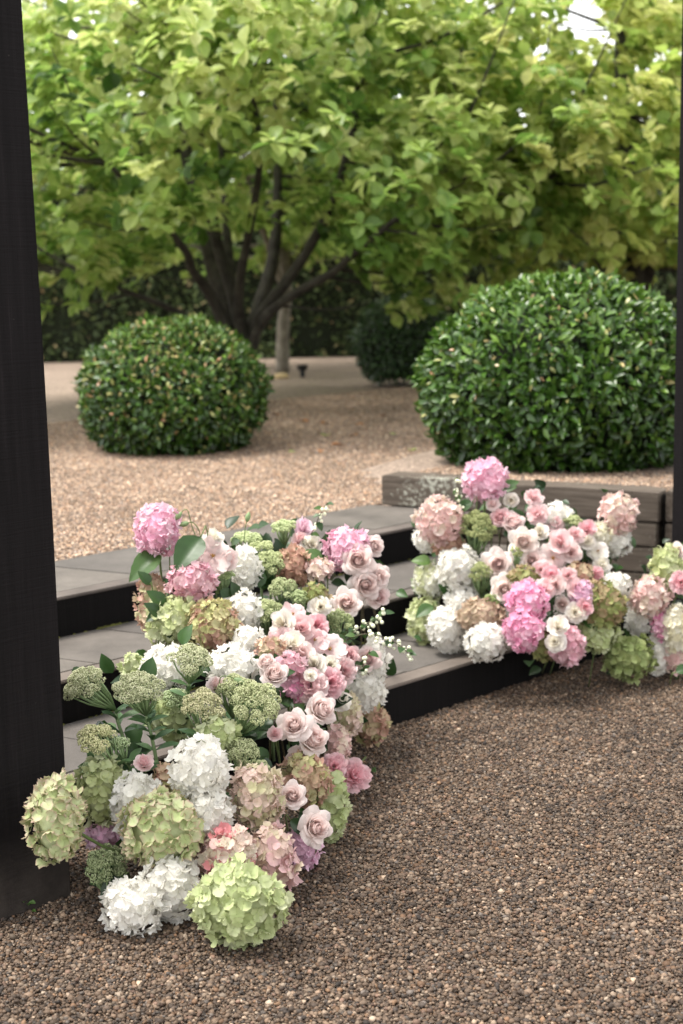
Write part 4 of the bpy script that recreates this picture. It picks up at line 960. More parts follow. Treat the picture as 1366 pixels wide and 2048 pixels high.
# --- sedum: domed heads of tiny buds on fleshy stalks
M['sedum'] = None
def sedum_mat():
    m, nt, N, L, b = new_mat('sedum_buds')
    a = N.new('ShaderNodeAttribute'); a.attribute_name = 'tint'; oi = N.new('ShaderNodeObjectInfo')
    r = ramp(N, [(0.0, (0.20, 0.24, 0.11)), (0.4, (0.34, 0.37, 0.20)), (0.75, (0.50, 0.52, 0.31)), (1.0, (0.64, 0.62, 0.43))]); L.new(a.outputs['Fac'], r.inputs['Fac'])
    c = mixc(N, L, 1.0, r.outputs['Color'], oi.outputs['Color'], 'MULTIPLY'); L.new(c, b.inputs['Base Color']); b.inputs['Roughness'].default_value = 0.6; b.inputs['Specular IOR Level'].default_value = 0.3
    return m
M['sedum'] = sedum_mat()
def sedum(px, py, rx, ry, label, group=None, tilt=(0, 0), root_px=None, tone=(1, 1, 1), leaves=0, Y=None, back=0.0, side=0.35, cat='sedum'):
    g = np.random.default_rng(int(px * 5 + py * 3)); P, a, b_ = place(px, py, rx, ry, Y, back)
    root = empty('sedum_flower', P); tag(root, label, cat, group)
    view = (CAM - P).normalized(); up = (UP * 1.0 + view * side + RT * tilt[0]).normalized(); xr = up.cross(view).normalized() * -1; yv = up.cross(xr)
    nl = max(9, int(12 + 4200 * a * b_)); lob = []
    # lobes spread over the dome and down its sides
    for k in range(nl):
        cz = 1 - (k + 0.5) / nl * 1.12; th = k * 2.399 + g.normal(0, 0.25); q = math.sqrt(max(0, 1 - cz * cz))
        f = 0.80 * g.uniform(0.78, 1.14); lob.append((q * math.cos(th) * a * f, q * math.sin(th) * a * f, cz * b_ * 0.82 * g.uniform(0.85, 1.1)))
    lr = 1.12 * a / math.sqrt(nl) * 1.2
    bud = 0.0021
    V = []; T = []; ti = []
    octa = np.array([(1, 0, 0), (-1, 0, 0), (0, 1, 0), (0, -1, 0), (0, 0, 1.25), (0, 0, -1)]); of = np.array([(0, 2, 4), (2, 1, 4), (1, 3, 4), (3, 0, 4), (2, 0, 5), (1, 2, 5), (3, 1, 5), (0, 3, 5)])
    C = []; TT = []
    for (x, y, z) in lob:
        r = lr * g.uniform(0.8, 1.2); m = int(2 * math.pi * r * r * 1.25 / (bud * bud * 3.6)); m = min(m, 520)
        d = unit(g, int(m * 1.5)); d = d[d[:, 2] > -0.35][:m]
        rad = r * (1 - np.abs(g.normal(0, 0.10, len(d))))
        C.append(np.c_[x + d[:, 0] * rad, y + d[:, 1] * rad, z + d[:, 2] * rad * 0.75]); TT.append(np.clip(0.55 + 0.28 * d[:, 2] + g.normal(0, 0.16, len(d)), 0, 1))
    C = np.concatenate(C); TT = np.concatenate(TT)
    B = np.array([tuple(xr), tuple(yv), tuple(up)]).T
    C = C @ B.T; sz = bud * g.uniform(0.75, 1.25, len(C))
    V = (octa[None] * sz[:, None, None] @ B.T) + C[:, None, :]
    Fc = (of[None] + (np.arange(len(C)) * 6)[:, None, None]).reshape(-1, 3)
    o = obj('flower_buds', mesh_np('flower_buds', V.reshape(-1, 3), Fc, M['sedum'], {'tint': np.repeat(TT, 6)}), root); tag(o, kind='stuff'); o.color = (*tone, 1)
    joint = -up * (b_ * 1.35 + 0.022) + (RT * tilt[1] * 0.03)
    mb = MB()
    for (x, y, z) in lob[:: max(1, nl // 14)]:
        t = xr * x + yv * y + up * (z - lr * 0.3); mb.tube([joint, joint.lerp(t, 0.55) + (xr * x + yv * y) * 0.15, t], [0.0032, 0.0026, 0.002], 5)
    obj('flower_stalks', mb.mesh('flower_stalks', M['sedstem'], smooth=True), root)
    if root_px: Q = at(root_px[0], root_px[1], P.y + root_px[2])
    else: Q = Vector((P.x, P.y + 0.12, 0)); Q.z = zg(Q) + 0.02
    pts = smooth_path([joint, (joint * 0.6 + (Q - P) * 0.4) + up * 0.02, Q - P], 4)
    mb = MB().tube(pts, [0.0042 + 0.0012 * i / len(pts) for i in range(len(pts))], 7); obj('stem', mb.mesh('stem', M['sedstem'], smooth=True), root)
    leaves = int(leaves * 1.7)
    for k in range(leaves):
        f = (k + 0.6) / leaves * 0.85 + 0.05; p = pts[min(len(pts) - 1, int(f * (len(pts) - 1)))]
        th = k * 2.4 + g.uniform(0, 0.6); d = RT * math.cos(th) + view * (math.sin(th) * 0.8 + 0.2) + Vector((0, 0, 0.55))
        Rm = frames(np.array([tuple(d)]), np.array([[view.x * 0.4, view.y * 0.4, 1.0]]))[0] * (0.078 * g.uniform(0.7, 1.25) * (0.55 + 0.6 * f))
        o = bpy.data.objects.new('leaf', leaf_mesh('lance', 'sedum_leaf_o')); COL.objects.link(o); o.parent = root
        o.matrix_local = Matrix(((*Rm[0], p[0]), (*Rm[1], p[1]), (*Rm[2], p[2]), (0, 0, 0, 1))); t = float(g.uniform(0.0, 0.65)); o.color = (t, t, t, 1)
    return root

# --- big florist leaves, each one its own
def big_leaf_mesh():
    """ovate toothed leaf with sunken veins; length 1 along +y"""
    V = []; Fc = []; nu, nv = 7, 13
    for j in range(nv):
        v = j / (nv - 1); w = 0.33 * math.sin(math.pi * v ** 0.78) ** 0.9 + 0.004; w *= 1 + 0.05 * (j % 2) * (0 < j < nv - 1)
        for i in range(nu):
            u = -1 + 2 * i / (nu - 1); V.append((u * w, v, -0.28 * v * v + 0.30 * abs(u) * w + 0.012 * math.sin(v * 26 - abs(u) * 5) * abs(u)))
    return mesh_np('blade', np.array(V), grid_faces(nu, nv), M['florist_o'])
BIG = big_leaf_mesh()
def big_leaf(px, py, tx, ty, Y, label, t=0.4, roll=0.0, lean=0.0):
    """from the stalk end (px, py) to the tip (tx, ty)"""
    A, B = at(px, py, Y), at(tx, ty, Y + lean); d = B - A; L = d.length
    view = (CAM - A).normalized(); nrm = (view + Vector((0, 0, 0.9)) + RT * roll).normalized()
    R = frames(np.array([tuple(d)]), np.array([tuple(nrm)]))[0] * L
    root = empty('hydrangea_leaf', A); tag(root, label, 'leaf')
    o = obj('blade', BIG, root); o.matrix_local = Matrix(((*R[0], 0), (*R[1], 0), (*R[2], 0), (0, 0, 0, 1))); o.color = (t, t, t, 1)
    Q = Vector((A.x, A.y + 0.1, 0)); Q.z = max(zg(Q), A.z - 0.3)
    pts = smooth_path([Vector((0, 0, 0)) + d * 0.02, -d * 0.25, (Q - A)], 3); mb = MB().tube(pts, [0.0022] * len(pts), 5); obj('stalk', mb.mesh('stalk', M['stem'], smooth=True), root)
    return root
# --- snowberry sprays
BERRY = None
def sprig(pts, Y, label, nb, nl, seed, dy=0.0):
    global BERRY
    if BERRY is None:
        import bmesh
        bm = bmesh.new(); bmesh.ops.create_icosphere(bm, subdivisions=2, radius=1); BERRY = bpy.data.meshes.new('berry'); bm.to_mesh(BERRY); bm.free()
        BERRY.polygons.foreach_set('use_smooth', np.ones(len(BERRY.polygons), dtype=bool)); BERRY.materials.append(M['berry'])
    g = random.Random(seed); W3 = [at(x, y, Y + dy * i) for i, (x, y) in enumerate(pts)]; root = empty('snowberry_sprig', W3[0]); tag(root, label, 'sprig')
    path = [p - W3[0] for p in smooth_path(W3, 5)]; n = len(path)
    mb = MB().tube(path, [0.0022 - 0.0010 * i / n for i in range(n)], 5); obj('twig', mb.mesh('twig', M['redstem'], smooth=True), root)
    for k in range(nb):
        p = path[int(n * (0.30 + 0.70 * (k // 4) / max(1, nb // 4)) ) if int(n * (0.30 + 0.70 * (k // 4) / max(1, nb // 4))) < n else n - 1]
        o = bpy.data.objects.new('berry', BERRY); COL.objects.link(o); o.parent = root
        o.location = p + Vector((g.gauss(0, 0.008), g.gauss(0, 0.008), g.gauss(-0.002, 0.008))); s = g.uniform(0.0045, 0.0075); o.scale = (s, s, s * 1.05)
    for k in range(nl):
        p = path[int((k + 0.5) / nl * n)]; d = Vector((g.gauss(0, 1), g.gauss(-0.3, 0.6), g.gauss(0.2, 0.6)))
        R = frames(np.array([tuple(d)]), np.array([[0, -0.5, 1.0]]))[0] * g.uniform(0.022, 0.038)
        o = bpy.data.objects.new('leaf', leaf_mesh('broad', 'florist_o')); COL.objects.link(o); o.parent = root
        o.matrix_local = Matrix(((*R[0], p[0]), (*R[1], p[1]), (*R[2], p[2]), (0, 0, 0, 1))); t = g.uniform(0.2, 0.8); o.color = (t, t, t, 1)
    return root
# ------------------------------------------------------------------ the banks of flowers
HYD = [
    # the bank spilling down the steps beside the near post
    (478, 1812, 95, 86, 'lime', 'large lime green hydrangea resting on gravel at the foot of the flower bank'),
    (265, 1815, 60, 58, 'white', 'white hydrangea lying on gravel below the dark sedum by the black post'),
    (340, 1775, 64, 70, 'white', 'white hydrangea squeezed between the lime one and the white one on the gravel'),
    (322, 1662, 84, 78, 'limepink', 'broad pale green hydrangea with pink edges leaning over two white hydrangeas'),
    (110, 1635, 56, 90, 'limepink', 'tall green and pink edged hydrangea hanging in front of the black post'),
    (205, 1580, 50, 74, 'palelime', 'pale lime hydrangea beneath the sedum beside the black post'),
    (275, 1610, 52, 66, 'white', 'white hydrangea half hidden behind the broad pink-edged green one'),
    (397, 1538, 59, 68, 'white', 'tall white hydrangea with brown specks under the big sedum heads'),
    (410, 1628, 54, 56, 'white', 'white hydrangea directly below the tall speckled white one'),
    (340, 1572, 36, 44, 'antique', 'small antique green and pink hydrangea between sedum leaves and white blooms'),
    (515, 1592, 54, 64, 'blushgreen', 'greenish blush hydrangea beside the tall white one and a pale rose'),
    (455, 1712, 60, 62, 'speckle', 'cream hydrangea flecked with red above the large lime one'),
    (543, 1722, 50, 74, 'blushbeige', 'beige pink hydrangea with big florets behind the large lime one'),
    (608, 1695, 30, 44, 'lilac', 'lilac hydrangea low on gravel under a pale rose'),
    (663, 1612, 32, 72, 'lime', 'lime green hydrangea on the gravel side of the flower bank'),
    (608, 1560, 52, 52, 'antique', 'antique green and pink hydrangea under drooping pale roses'),
    (203, 1672, 32, 26, 'lilac', 'small bright lilac hydrangea above the dark sedum near the black post'),
    (740, 1448, 38, 42, 'antique', 'lone dusty green hydrangea on gravel against the lowest black riser'),
    (690, 1428, 32, 46, 'blushgreen', 'cream green hydrangea below a white lisianthus'),
    (675, 1490, 26, 38, 'blush', 'coral pink hydrangea above the ruffled pink blooms on gravel'),
    (726, 1382, 42, 42, 'white', 'white hydrangea low against the lowest riser above the lone dusty one'),
    (748, 1325, 26, 50, 'white', 'slim white hydrangea behind a dusky rose under the snowberries'),
    (587, 1378, 32, 28, 'hot', 'small deep pink hydrangea tucked behind pale roses'),
    (578, 1335, 34, 26, 'dusky', 'coral pink hydrangea glimpsed between lisianthus and a pale rose'),
    (462, 1338, 54, 46, 'white', 'white hydrangea behind the big sedum beside a pale rose bud'),
    (330, 1343, 48, 56, 'white', 'white hydrangea behind the sedum heads below the antique ones'),
    (266, 1335, 24, 26, 'lime', 'small lime hydrangea peeping out beside a white one above the sedum'),
    (345, 1432, 48, 48, 'lime', 'lime hydrangea deep among the sedum stems'),
    (436, 1468, 40, 38, 'lime', 'leafy green hydrangea behind the tall speckled white one'),
    (346, 1245, 56, 54, 'palelime', 'light green antique hydrangea beside the brown tread'),
    (425, 1255, 54, 56, 'antique', 'antique hydrangea fading from green to rust below the dusky pink one'),
    (303, 1205, 30, 62, 'peach', 'peach and green hydrangea behind dark leaves at the bank edge'),
    (382, 1163, 51, 39, 'dusky', 'dusky pink hydrangea beneath the open pale lisianthus'),
    (314, 1062, 46, 54, 'pink', 'bright pink hydrangea held high over two big green leaves'),
    (490, 1137, 32, 46, 'white', 'white hydrangea beside the open pale lisianthus and green sedum'),
    (488, 1226, 36, 44, 'white', 'smooth white hydrangea beside the antique green and rust one'),
    (497, 1290, 30, 36, 'white', 'white hydrangea tucked low between rusty florets and pink lisianthus'),
    (585, 1133, 37, 40, 'rust', 'rust brown hydrangea behind the green sedum near the rose stems'),
    (632, 1192, 26, 24, 'olive', 'small olive hydrangea between rose stems and sedum'),
    (540, 1298, 28, 22, 'peach', 'small peach hydrangea beside the pink lisianthus'),
    (696, 1098, 47, 44, 'pink', 'pale pink hydrangea beside pale roses at the top of the bank'),
    (640, 1140, 26, 22, 'blush', 'faded blush hydrangea behind the dark rose stems'),
    # the bank against the sleeper wall
    (970, 959, 46, 41, 'pink', 'round bright pink hydrangea standing highest against the sleeper wall'),
    (880, 1042, 48, 48, 'blush', 'blush pink hydrangea with ruffled florets over the top riser'),
    (895, 1088, 34, 22, 'rust', 'rust pink hydrangea below the ruffled blush one'),
    (852, 1078, 24, 26, 'white', 'small white hydrangea under the ruffled blush one beside black riser'),
    (917, 1136, 44, 42, 'white', 'full white hydrangea below the rust pink one'),
    (862, 1162, 34, 36, 'creamgreen', 'white hydrangea with green middle at the edge of the second tread'),
    (846, 1240, 31, 46, 'palelime', 'lime hydrangea overhanging the lowest tread'),
    (925, 1206, 36, 36, 'white', 'white hydrangea above the beige brown one'),
    (893, 1258, 38, 45, 'white', 'tall white hydrangea on the lowest tread beside the lime one'),
    (963, 1233, 48, 36, 'beige', 'beige brown faded hydrangea between white hydrangeas'),
    (972, 1286, 42, 38, 'white', 'round white hydrangea hanging over the lowest black riser'),
    (1055, 1205, 43, 42, 'hot', 'hot pink hydrangea beneath pale open roses'),
    (1048, 1262, 40, 44, 'hot', 'hot pink hydrangea hanging lowest beside the round white one'),
    (1131, 1290, 37, 39, 'dusky', 'deep dusty pink hydrangea behind two white lisianthus near the gravel'),
    (1205, 1215, 46, 52, 'olive', 'brownish olive hydrangea near the sleeper wall'),
    (1192, 1268, 46, 36, 'lime', 'light green hydrangea below the brownish olive one'),
    (1236, 1028, 38, 44, 'blush', 'cream and blush hydrangea reaching out in front of the sleeper wall'),
    (1228, 1082, 34, 28, 'white', 'white hydrangea under the cream and blush one by the wall'),
    (1196, 1070, 24, 26, 'cream', 'creamy white hydrangea beside the outreaching blush one'),
    (1112, 1032, 30, 26, 'white', 'white hydrangea among pink lisianthus near the wall top'),
    (1160, 1148, 26, 24, 'rust', 'small rust hydrangea among pink lisianthus'),
    (1232, 1172, 28, 26, 'white', 'small white hydrangea above the brownish olive one'),
    (1165, 1192, 24, 30, 'lilac', 'lilac pink hydrangea behind pink lisianthus next to the olive one'),
    (1092, 1292, 22, 30, 'olive', 'small olive hydrangea between hot pink and dusty pink ones'),
    (1045, 1155, 30, 22, 'olive', 'dark olive hydrangea shaded between the open roses'),
    # the bank at the foot of the farther post
    (1300, 1195, 38, 42, 'blush', 'creamy blush hydrangea in front of the farther black post'),
    (1338, 1138, 38, 50, 'palelime', 'lime hydrangea propped against the farther black post'),
    (1258, 1314, 52, 46, 'darklime', 'dark green hydrangea sitting on gravel in front of the lowest riser'),
    (1318, 1308, 24, 44, 'white', 'white hydrangea on gravel beside the dark green one'),
    (1278, 1238, 24, 36, 'white', 'white hydrangea behind the dark green one'),
    (1324, 1252, 22, 26, 'hot', 'hot pink hydrangea below the creamy blush one by the farther post'),
    (1355, 1258, 28, 48, 'cream', 'cream hydrangea at the base of the farther post'),
    (1350, 1318, 26, 30, 'blush', 'low blush hydrangea near gravel below the cream one'),
]
for h in HYD: hydrangea(*h)

ROS = [
    (716, 1120, 37, 'shell', 'full pale rose in front of the pale pink hydrangea', 0, 0.1, 0.2), (747, 1092, 26, 'blush', 'blush rose behind the pale pink hydrangea over the riser', 1, 0.5, 0.3),
    (732, 1168, 37, 'blush', 'blush rose below the full pale rose', 3, 0.2, -0.1), (755, 1152, 30, 'blush', 'blush rose tucked beside the two stacked pale roses', 1, 0.5, 0.2), (756, 1192, 26, 'dusky', 'dusky rose lowest of the group against the middle riser', 0, 0.4, 0.1),
    (692, 1206, 34, 'shell', 'pink hearted rose under the dark rose stems', 0, 0.1, 0.3), (533, 1326, 28, 'blush', 'pale rose bud behind another in front of the white hydrangea', 2, -0.2, 0.8), (548, 1350, 34, 'blush', 'half open pale rose with a dark leaf beside the pink lisianthus', 1, 0.1, 0.7),
    (640, 1420, 40, 'blush', 'pale rose leaning towards the white lisianthus', 1, 0.7, 0.4), (588, 1452, 36, 'blush', 'pale rose beside the biggest sedum head', 3, -0.2, 0.5), (624, 1480, 42, 'shell', 'largest pale rose leaning out over the gravel side', 1, 0.6, 0.5),
    (604, 1515, 30, 'dusky', 'dusky pale rose drooping below the largest one', 3, -0.1, -0.5), (584, 1592, 32, 'blush', 'round blush rose beside the greenish blush hydrangea', 0, 0.15, 0.35), (630, 1655, 38, 'shell', 'pale rose with curled petals nodding over the lilac hydrangea', 3, 0.6, 0.1),
    (735, 1318, 28, 'dusky', 'dusky rose beneath the snowberry sprays', 0, 0.2, 0.3), (695, 1312, 26, 'pink', 'pink many petalled rose between lisianthus and the dusky rose', 0, 0.2, 0.2),
    (1047, 1084, 33, 'ivory', 'ivory rose with pink heart above another open rose', 0, 0.1, 0.2), (1064, 1120, 27, 'shell', 'smaller ivory pink rose just below the ivory one', 0, 0.1, 0.1), (996, 1128, 33, 'shell', 'open pink rose with pointed petals beside the white hydrangea', 3, -0.1, 0.1),
    (1008, 1178, 31, 'ivory', 'creamy rose with tan heart above the hot pink hydrangea', 0, 0.0, 0.2), (1026, 1047, 30, 'dusky', 'dusky pale rose seen from its side near the sedum', 1, 0.3, 0.8), (1000, 1035, 22, 'pink', 'small pink rose between sedum and the side-on rose', 0, -0.2, 0.4),
    (1124, 1208, 20, 'ivory', 'small ivory rose beside the hot pink hydrangea', 1, 0.1, 0.2), (1352, 1105, 24, 'blush', 'blush rose resting on the lime hydrangea by the farther post', 1, -0.1, 0.5),
]
for px, py, r, tone, lb, var, dx, dy in ROS: rose(px, py, r, tone, lb, None, var, dx, dy)

LISL = [
    (426, 1112, 33, 'pale', 'open', 'open pale lisianthus with brown stamens above the dusky pink hydrangea', 0, 0.2), (452, 1118, 26, 'pale', 'double', 'pale pink lisianthus partly behind the open one with brown stamens', 0.3, 0.2), (428, 1080, 22, 'white', 'double', 'white lisianthus seen from behind over the open pale one', -0.1, 0.9),
    (586, 1228, 23, 'pink', 'open', 'small open pink lisianthus above a white one by the sedum', 0, 0.5), (568, 1250, 24, 'white', 'cup', 'white cupped lisianthus beside the pink group', -0.3, 0.3), (602, 1258, 24, 'pink', 'cup', 'closed pink lisianthus between white and ruffled ones', 0.1, 0.2),
    (632, 1252, 27, 'deep', 'double', 'ruffled deeper pink lisianthus under the white round one', 0.1, 0.3), (641, 1214, 23, 'white', 'double', 'round white lisianthus beside the pink hearted rose', 0, 0.2), (558, 1282, 28, 'pink', 'open', 'open pink lisianthus beside the pink group', -0.1, 0.3), (582, 1292, 25, 'white', 'cup', 'white lisianthus overlapping an open pink one', 0.2, 0.3),
    (630, 1280, 26, 'pink', 'open', 'open pink lisianthus with orange stamens in the middle of the group', 0, 0.3), (660, 1298, 29, 'pale', 'open', 'open pale pink lisianthus with dark stamens near the snowberries', 0.15, 0.2), (606, 1312, 22, 'pale', 'cup', 'pale closed lisianthus below the orange stamened one', 0, 0.4), (659, 1331, 22, 'white', 'double', 'white spiral lisianthus above the ruffled pink ones', 0.1, 0.2), (630, 1333, 22, 'white', 'cup', 'white lisianthus beside the white spiral one', -0.1, 0.3),
    (621, 1352, 12, 'white', 'cup', 'small white lisianthus bud hanging over ruffled pink petals', 0, 0.2), (620, 1372, 34, 'pink', 'ruffle', 'big ruffled pink lisianthus above the leaning pale rose', 0, 0.1), (660, 1366, 30, 'deep', 'ruffle', 'ruffled pink lisianthus beside the big ruffled one', 0.2, 0.1), (686, 1342, 27, 'pink', 'ruffle', 'ruffled pink lisianthus under the many petalled rose', 0.3, 0.1),
    (677, 1405, 21, 'white', 'cup', 'white lisianthus on the cream green hydrangea', 0.3, 0.3), (622, 1092, 24, 'white', 'double', 'white lisianthus behind the berry twig', 0, 0.5), (606, 1062, 18, 'lilac', 'cup', 'lilac pink lisianthus behind the berry twig', 0.1, 0.8), (600, 1085, 16, 'pink', 'cup', 'small pink lisianthus near the top sedum', 0, 0.6),
    (668, 1533, 26, 'deep', 'ruffle', 'ruffled pink bloom tucked behind another on gravel', 0.1, 0.2), (706, 1552, 34, 'deep', 'ruffle', 'ruffled pink bloom lying out on the gravel', 0.4, 0.2), (550, 1470, 14, 'pink', 'cup', 'small pink bud under the biggest sedum head', 0, 0.4), (433, 1375, 18, 'pale', 'cup', 'pale pink bud between white hydrangea and sedum', 0, 0.6), (288, 1530, 18, 'pink', 'cup', 'pink petals glimpsed behind the sedum leaves', 0, 0.6),
    (1066, 995, 19, 'pink', 'double', 'pink lisianthus standing above the bank before the wall', 0.2, 0.6), (1022, 998, 14, 'white', 'cup', 'white drooping lisianthus next to the highest pink one', 0, -0.2), (1075, 1030, 23, 'pink', 'double', 'pink lisianthus beside a white hydrangea near the wall', -0.1, 0.4), (1110, 1048, 20, 'pink', 'double', 'pink lisianthus in front of the white hydrangea near the wall', 0.1, 0.4),
    (1120, 1088, 23, 'pink', 'cup', 'pink cupped lisianthus above an open one', 0, 0.4), (1142, 1106, 24, 'pale', 'double', 'pale lisianthus above the rust hydrangea', 0.2, 0.3), (1106, 1116, 29, 'pale', 'open', 'open pale lisianthus beside the ivory pink rose', 0.1, 0.1), (1173, 1060, 17, 'deep', 'cup', 'deep pink lisianthus below the outreaching stem', 0.2, 0.3), (1150, 1070, 18, 'pink', 'double', 'pink lisianthus next to the deep pink one', 0, 0.4), (1196, 1102, 19, 'white', 'open', 'white lisianthus with green eye near the sleeper wall', 0.1, 0.2),
    (1103, 1152, 18, 'deep', 'cup', 'deeper pink lisianthus under the open pale one', 0, 0.2), (1136, 1152, 19, 'pink', 'double', 'pink lisianthus beside the small rust hydrangea', 0.1, 0.2), (1188, 1150, 15, 'deep', 'cup', 'slim pink lisianthus sticking out towards the wall', 0.6, 0.2), (1152, 1176, 20, 'pink', 'double', 'pink lisianthus in front of the lilac hydrangea', 0.1, 0.2), (1090, 1180, 22, 'pink', 'double', 'pink lisianthus beside the hot pink hydrangea', 0, 0.3), (1112, 1172, 18, 'pale', 'cup', 'pale lisianthus under the deeper pink ones', 0, 0.2),
    (1150, 1226, 22, 'white', 'double', 'white lisianthus next to the olive hydrangea', 0.1, 0.2), (1116, 1254, 20, 'white', 'cup', 'white lisianthus above the dusty pink hydrangea', 0, 0.3), (1110, 1285, 21, 'white', 'double', 'white lisianthus lying on the dusty pink hydrangea', -0.2, 0.2), (1082, 1140, 20, 'pink', 'double', 'pink lisianthus below the smaller ivory pink rose', 0, 0.1), (1202, 1130, 18, 'white', 'double', 'white lisianthus above the slim pink one', 0.2, 0.4), (1362, 1165, 22, 'deep', 'ruffle', 'pink ruffled lisianthus on the lime hydrangea by the farther post', 0, 0.2),
    (1175, 1085, 18, 'white', 'double', 'white lisianthus between the wall and pink ones', 0.1, 0.4), (1080, 1068, 16, 'white', 'cup', 'white lisianthus bud above the ivory rose', 0, 0.6), (985, 1010, 14, 'pale', 'double', 'pale lisianthus under the highest pink hydrangea', 0, 0.5), (1168, 1215, 16, 'deep', 'cup', 'pink lisianthus bud beside the lilac hydrangea', 0.2, 0.1),
]
ON_TOP = {(1110, 1285), (1116, 1254), (677, 1405), (621, 1352), (1362, 1165)}
for px, py, r, tone, form, lb, dx, dy in LISL: lis(px, py, r, tone, form, lb, None, dx, dy, back=-0.09 if (px, py) in ON_TOP else -0.02)

WARM = (1.12, 1.06, 0.95); DARKS = (0.62, 0.70, 0.60)
SED = [   # px, py, rx, ry, label, tilt, stem foot, tone, leaves
    (172, 1372, 44, 34, 'sedum head reaching furthest from the bank towards the black post', (-0.55, 1.5), (255, 1500, 0.02), (1, 1, 1), 6), (276, 1382, 48, 32, 'broad sedum head on a leafy stem in front of the lowest tread', (-0.1, 0.5), (318, 1545, 0.03), (1, 1, 1), 9),
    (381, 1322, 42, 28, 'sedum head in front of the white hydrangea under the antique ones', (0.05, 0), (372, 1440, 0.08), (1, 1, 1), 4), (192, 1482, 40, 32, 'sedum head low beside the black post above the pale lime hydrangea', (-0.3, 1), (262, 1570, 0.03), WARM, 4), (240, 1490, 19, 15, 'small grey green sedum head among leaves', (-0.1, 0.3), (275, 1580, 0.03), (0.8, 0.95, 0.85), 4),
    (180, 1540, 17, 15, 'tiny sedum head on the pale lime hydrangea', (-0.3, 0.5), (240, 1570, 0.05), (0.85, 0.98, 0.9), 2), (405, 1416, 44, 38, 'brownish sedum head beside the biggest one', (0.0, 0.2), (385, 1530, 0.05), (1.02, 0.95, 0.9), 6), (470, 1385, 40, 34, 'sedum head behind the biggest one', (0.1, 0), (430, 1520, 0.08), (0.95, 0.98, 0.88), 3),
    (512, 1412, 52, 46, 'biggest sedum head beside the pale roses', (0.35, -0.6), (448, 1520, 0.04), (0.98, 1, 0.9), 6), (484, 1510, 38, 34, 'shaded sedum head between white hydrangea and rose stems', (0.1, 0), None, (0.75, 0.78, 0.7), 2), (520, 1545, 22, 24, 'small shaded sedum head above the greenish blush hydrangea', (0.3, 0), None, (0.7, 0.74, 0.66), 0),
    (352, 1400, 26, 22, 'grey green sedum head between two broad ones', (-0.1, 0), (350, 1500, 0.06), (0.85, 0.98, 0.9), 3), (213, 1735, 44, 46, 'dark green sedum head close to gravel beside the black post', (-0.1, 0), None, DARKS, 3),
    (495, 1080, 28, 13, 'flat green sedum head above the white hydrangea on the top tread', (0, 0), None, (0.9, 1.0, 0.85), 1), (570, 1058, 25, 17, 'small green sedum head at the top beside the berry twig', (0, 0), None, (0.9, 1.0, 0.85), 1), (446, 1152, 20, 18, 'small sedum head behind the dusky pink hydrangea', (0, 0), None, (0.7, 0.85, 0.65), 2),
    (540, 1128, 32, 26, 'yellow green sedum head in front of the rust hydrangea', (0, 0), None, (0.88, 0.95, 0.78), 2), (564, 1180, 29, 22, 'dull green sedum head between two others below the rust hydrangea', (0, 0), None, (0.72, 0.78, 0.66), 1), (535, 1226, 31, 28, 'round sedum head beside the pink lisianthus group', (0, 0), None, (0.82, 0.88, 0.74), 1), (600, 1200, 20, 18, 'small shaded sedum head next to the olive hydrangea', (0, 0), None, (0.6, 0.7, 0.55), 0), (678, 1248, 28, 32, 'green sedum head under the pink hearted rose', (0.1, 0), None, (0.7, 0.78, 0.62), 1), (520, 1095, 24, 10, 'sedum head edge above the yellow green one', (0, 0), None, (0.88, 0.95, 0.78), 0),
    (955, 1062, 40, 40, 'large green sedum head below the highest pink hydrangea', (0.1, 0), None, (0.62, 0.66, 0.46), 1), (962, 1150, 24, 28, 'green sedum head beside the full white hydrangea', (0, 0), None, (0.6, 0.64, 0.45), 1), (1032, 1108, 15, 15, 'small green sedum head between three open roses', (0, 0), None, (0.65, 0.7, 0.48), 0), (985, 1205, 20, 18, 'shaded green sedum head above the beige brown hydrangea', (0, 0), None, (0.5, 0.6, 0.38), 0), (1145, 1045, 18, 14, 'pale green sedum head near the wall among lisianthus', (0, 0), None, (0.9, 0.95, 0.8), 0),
]
for px, py, rx, ry, lb, tl, rp, tone, nl in SED: sedum(px, py, rx, ry, lb, None, tl, rp, tone, nl, side=0.55 if ry > 20 else 0.2)  # darker tone paints the shade into the heads labelled shaded

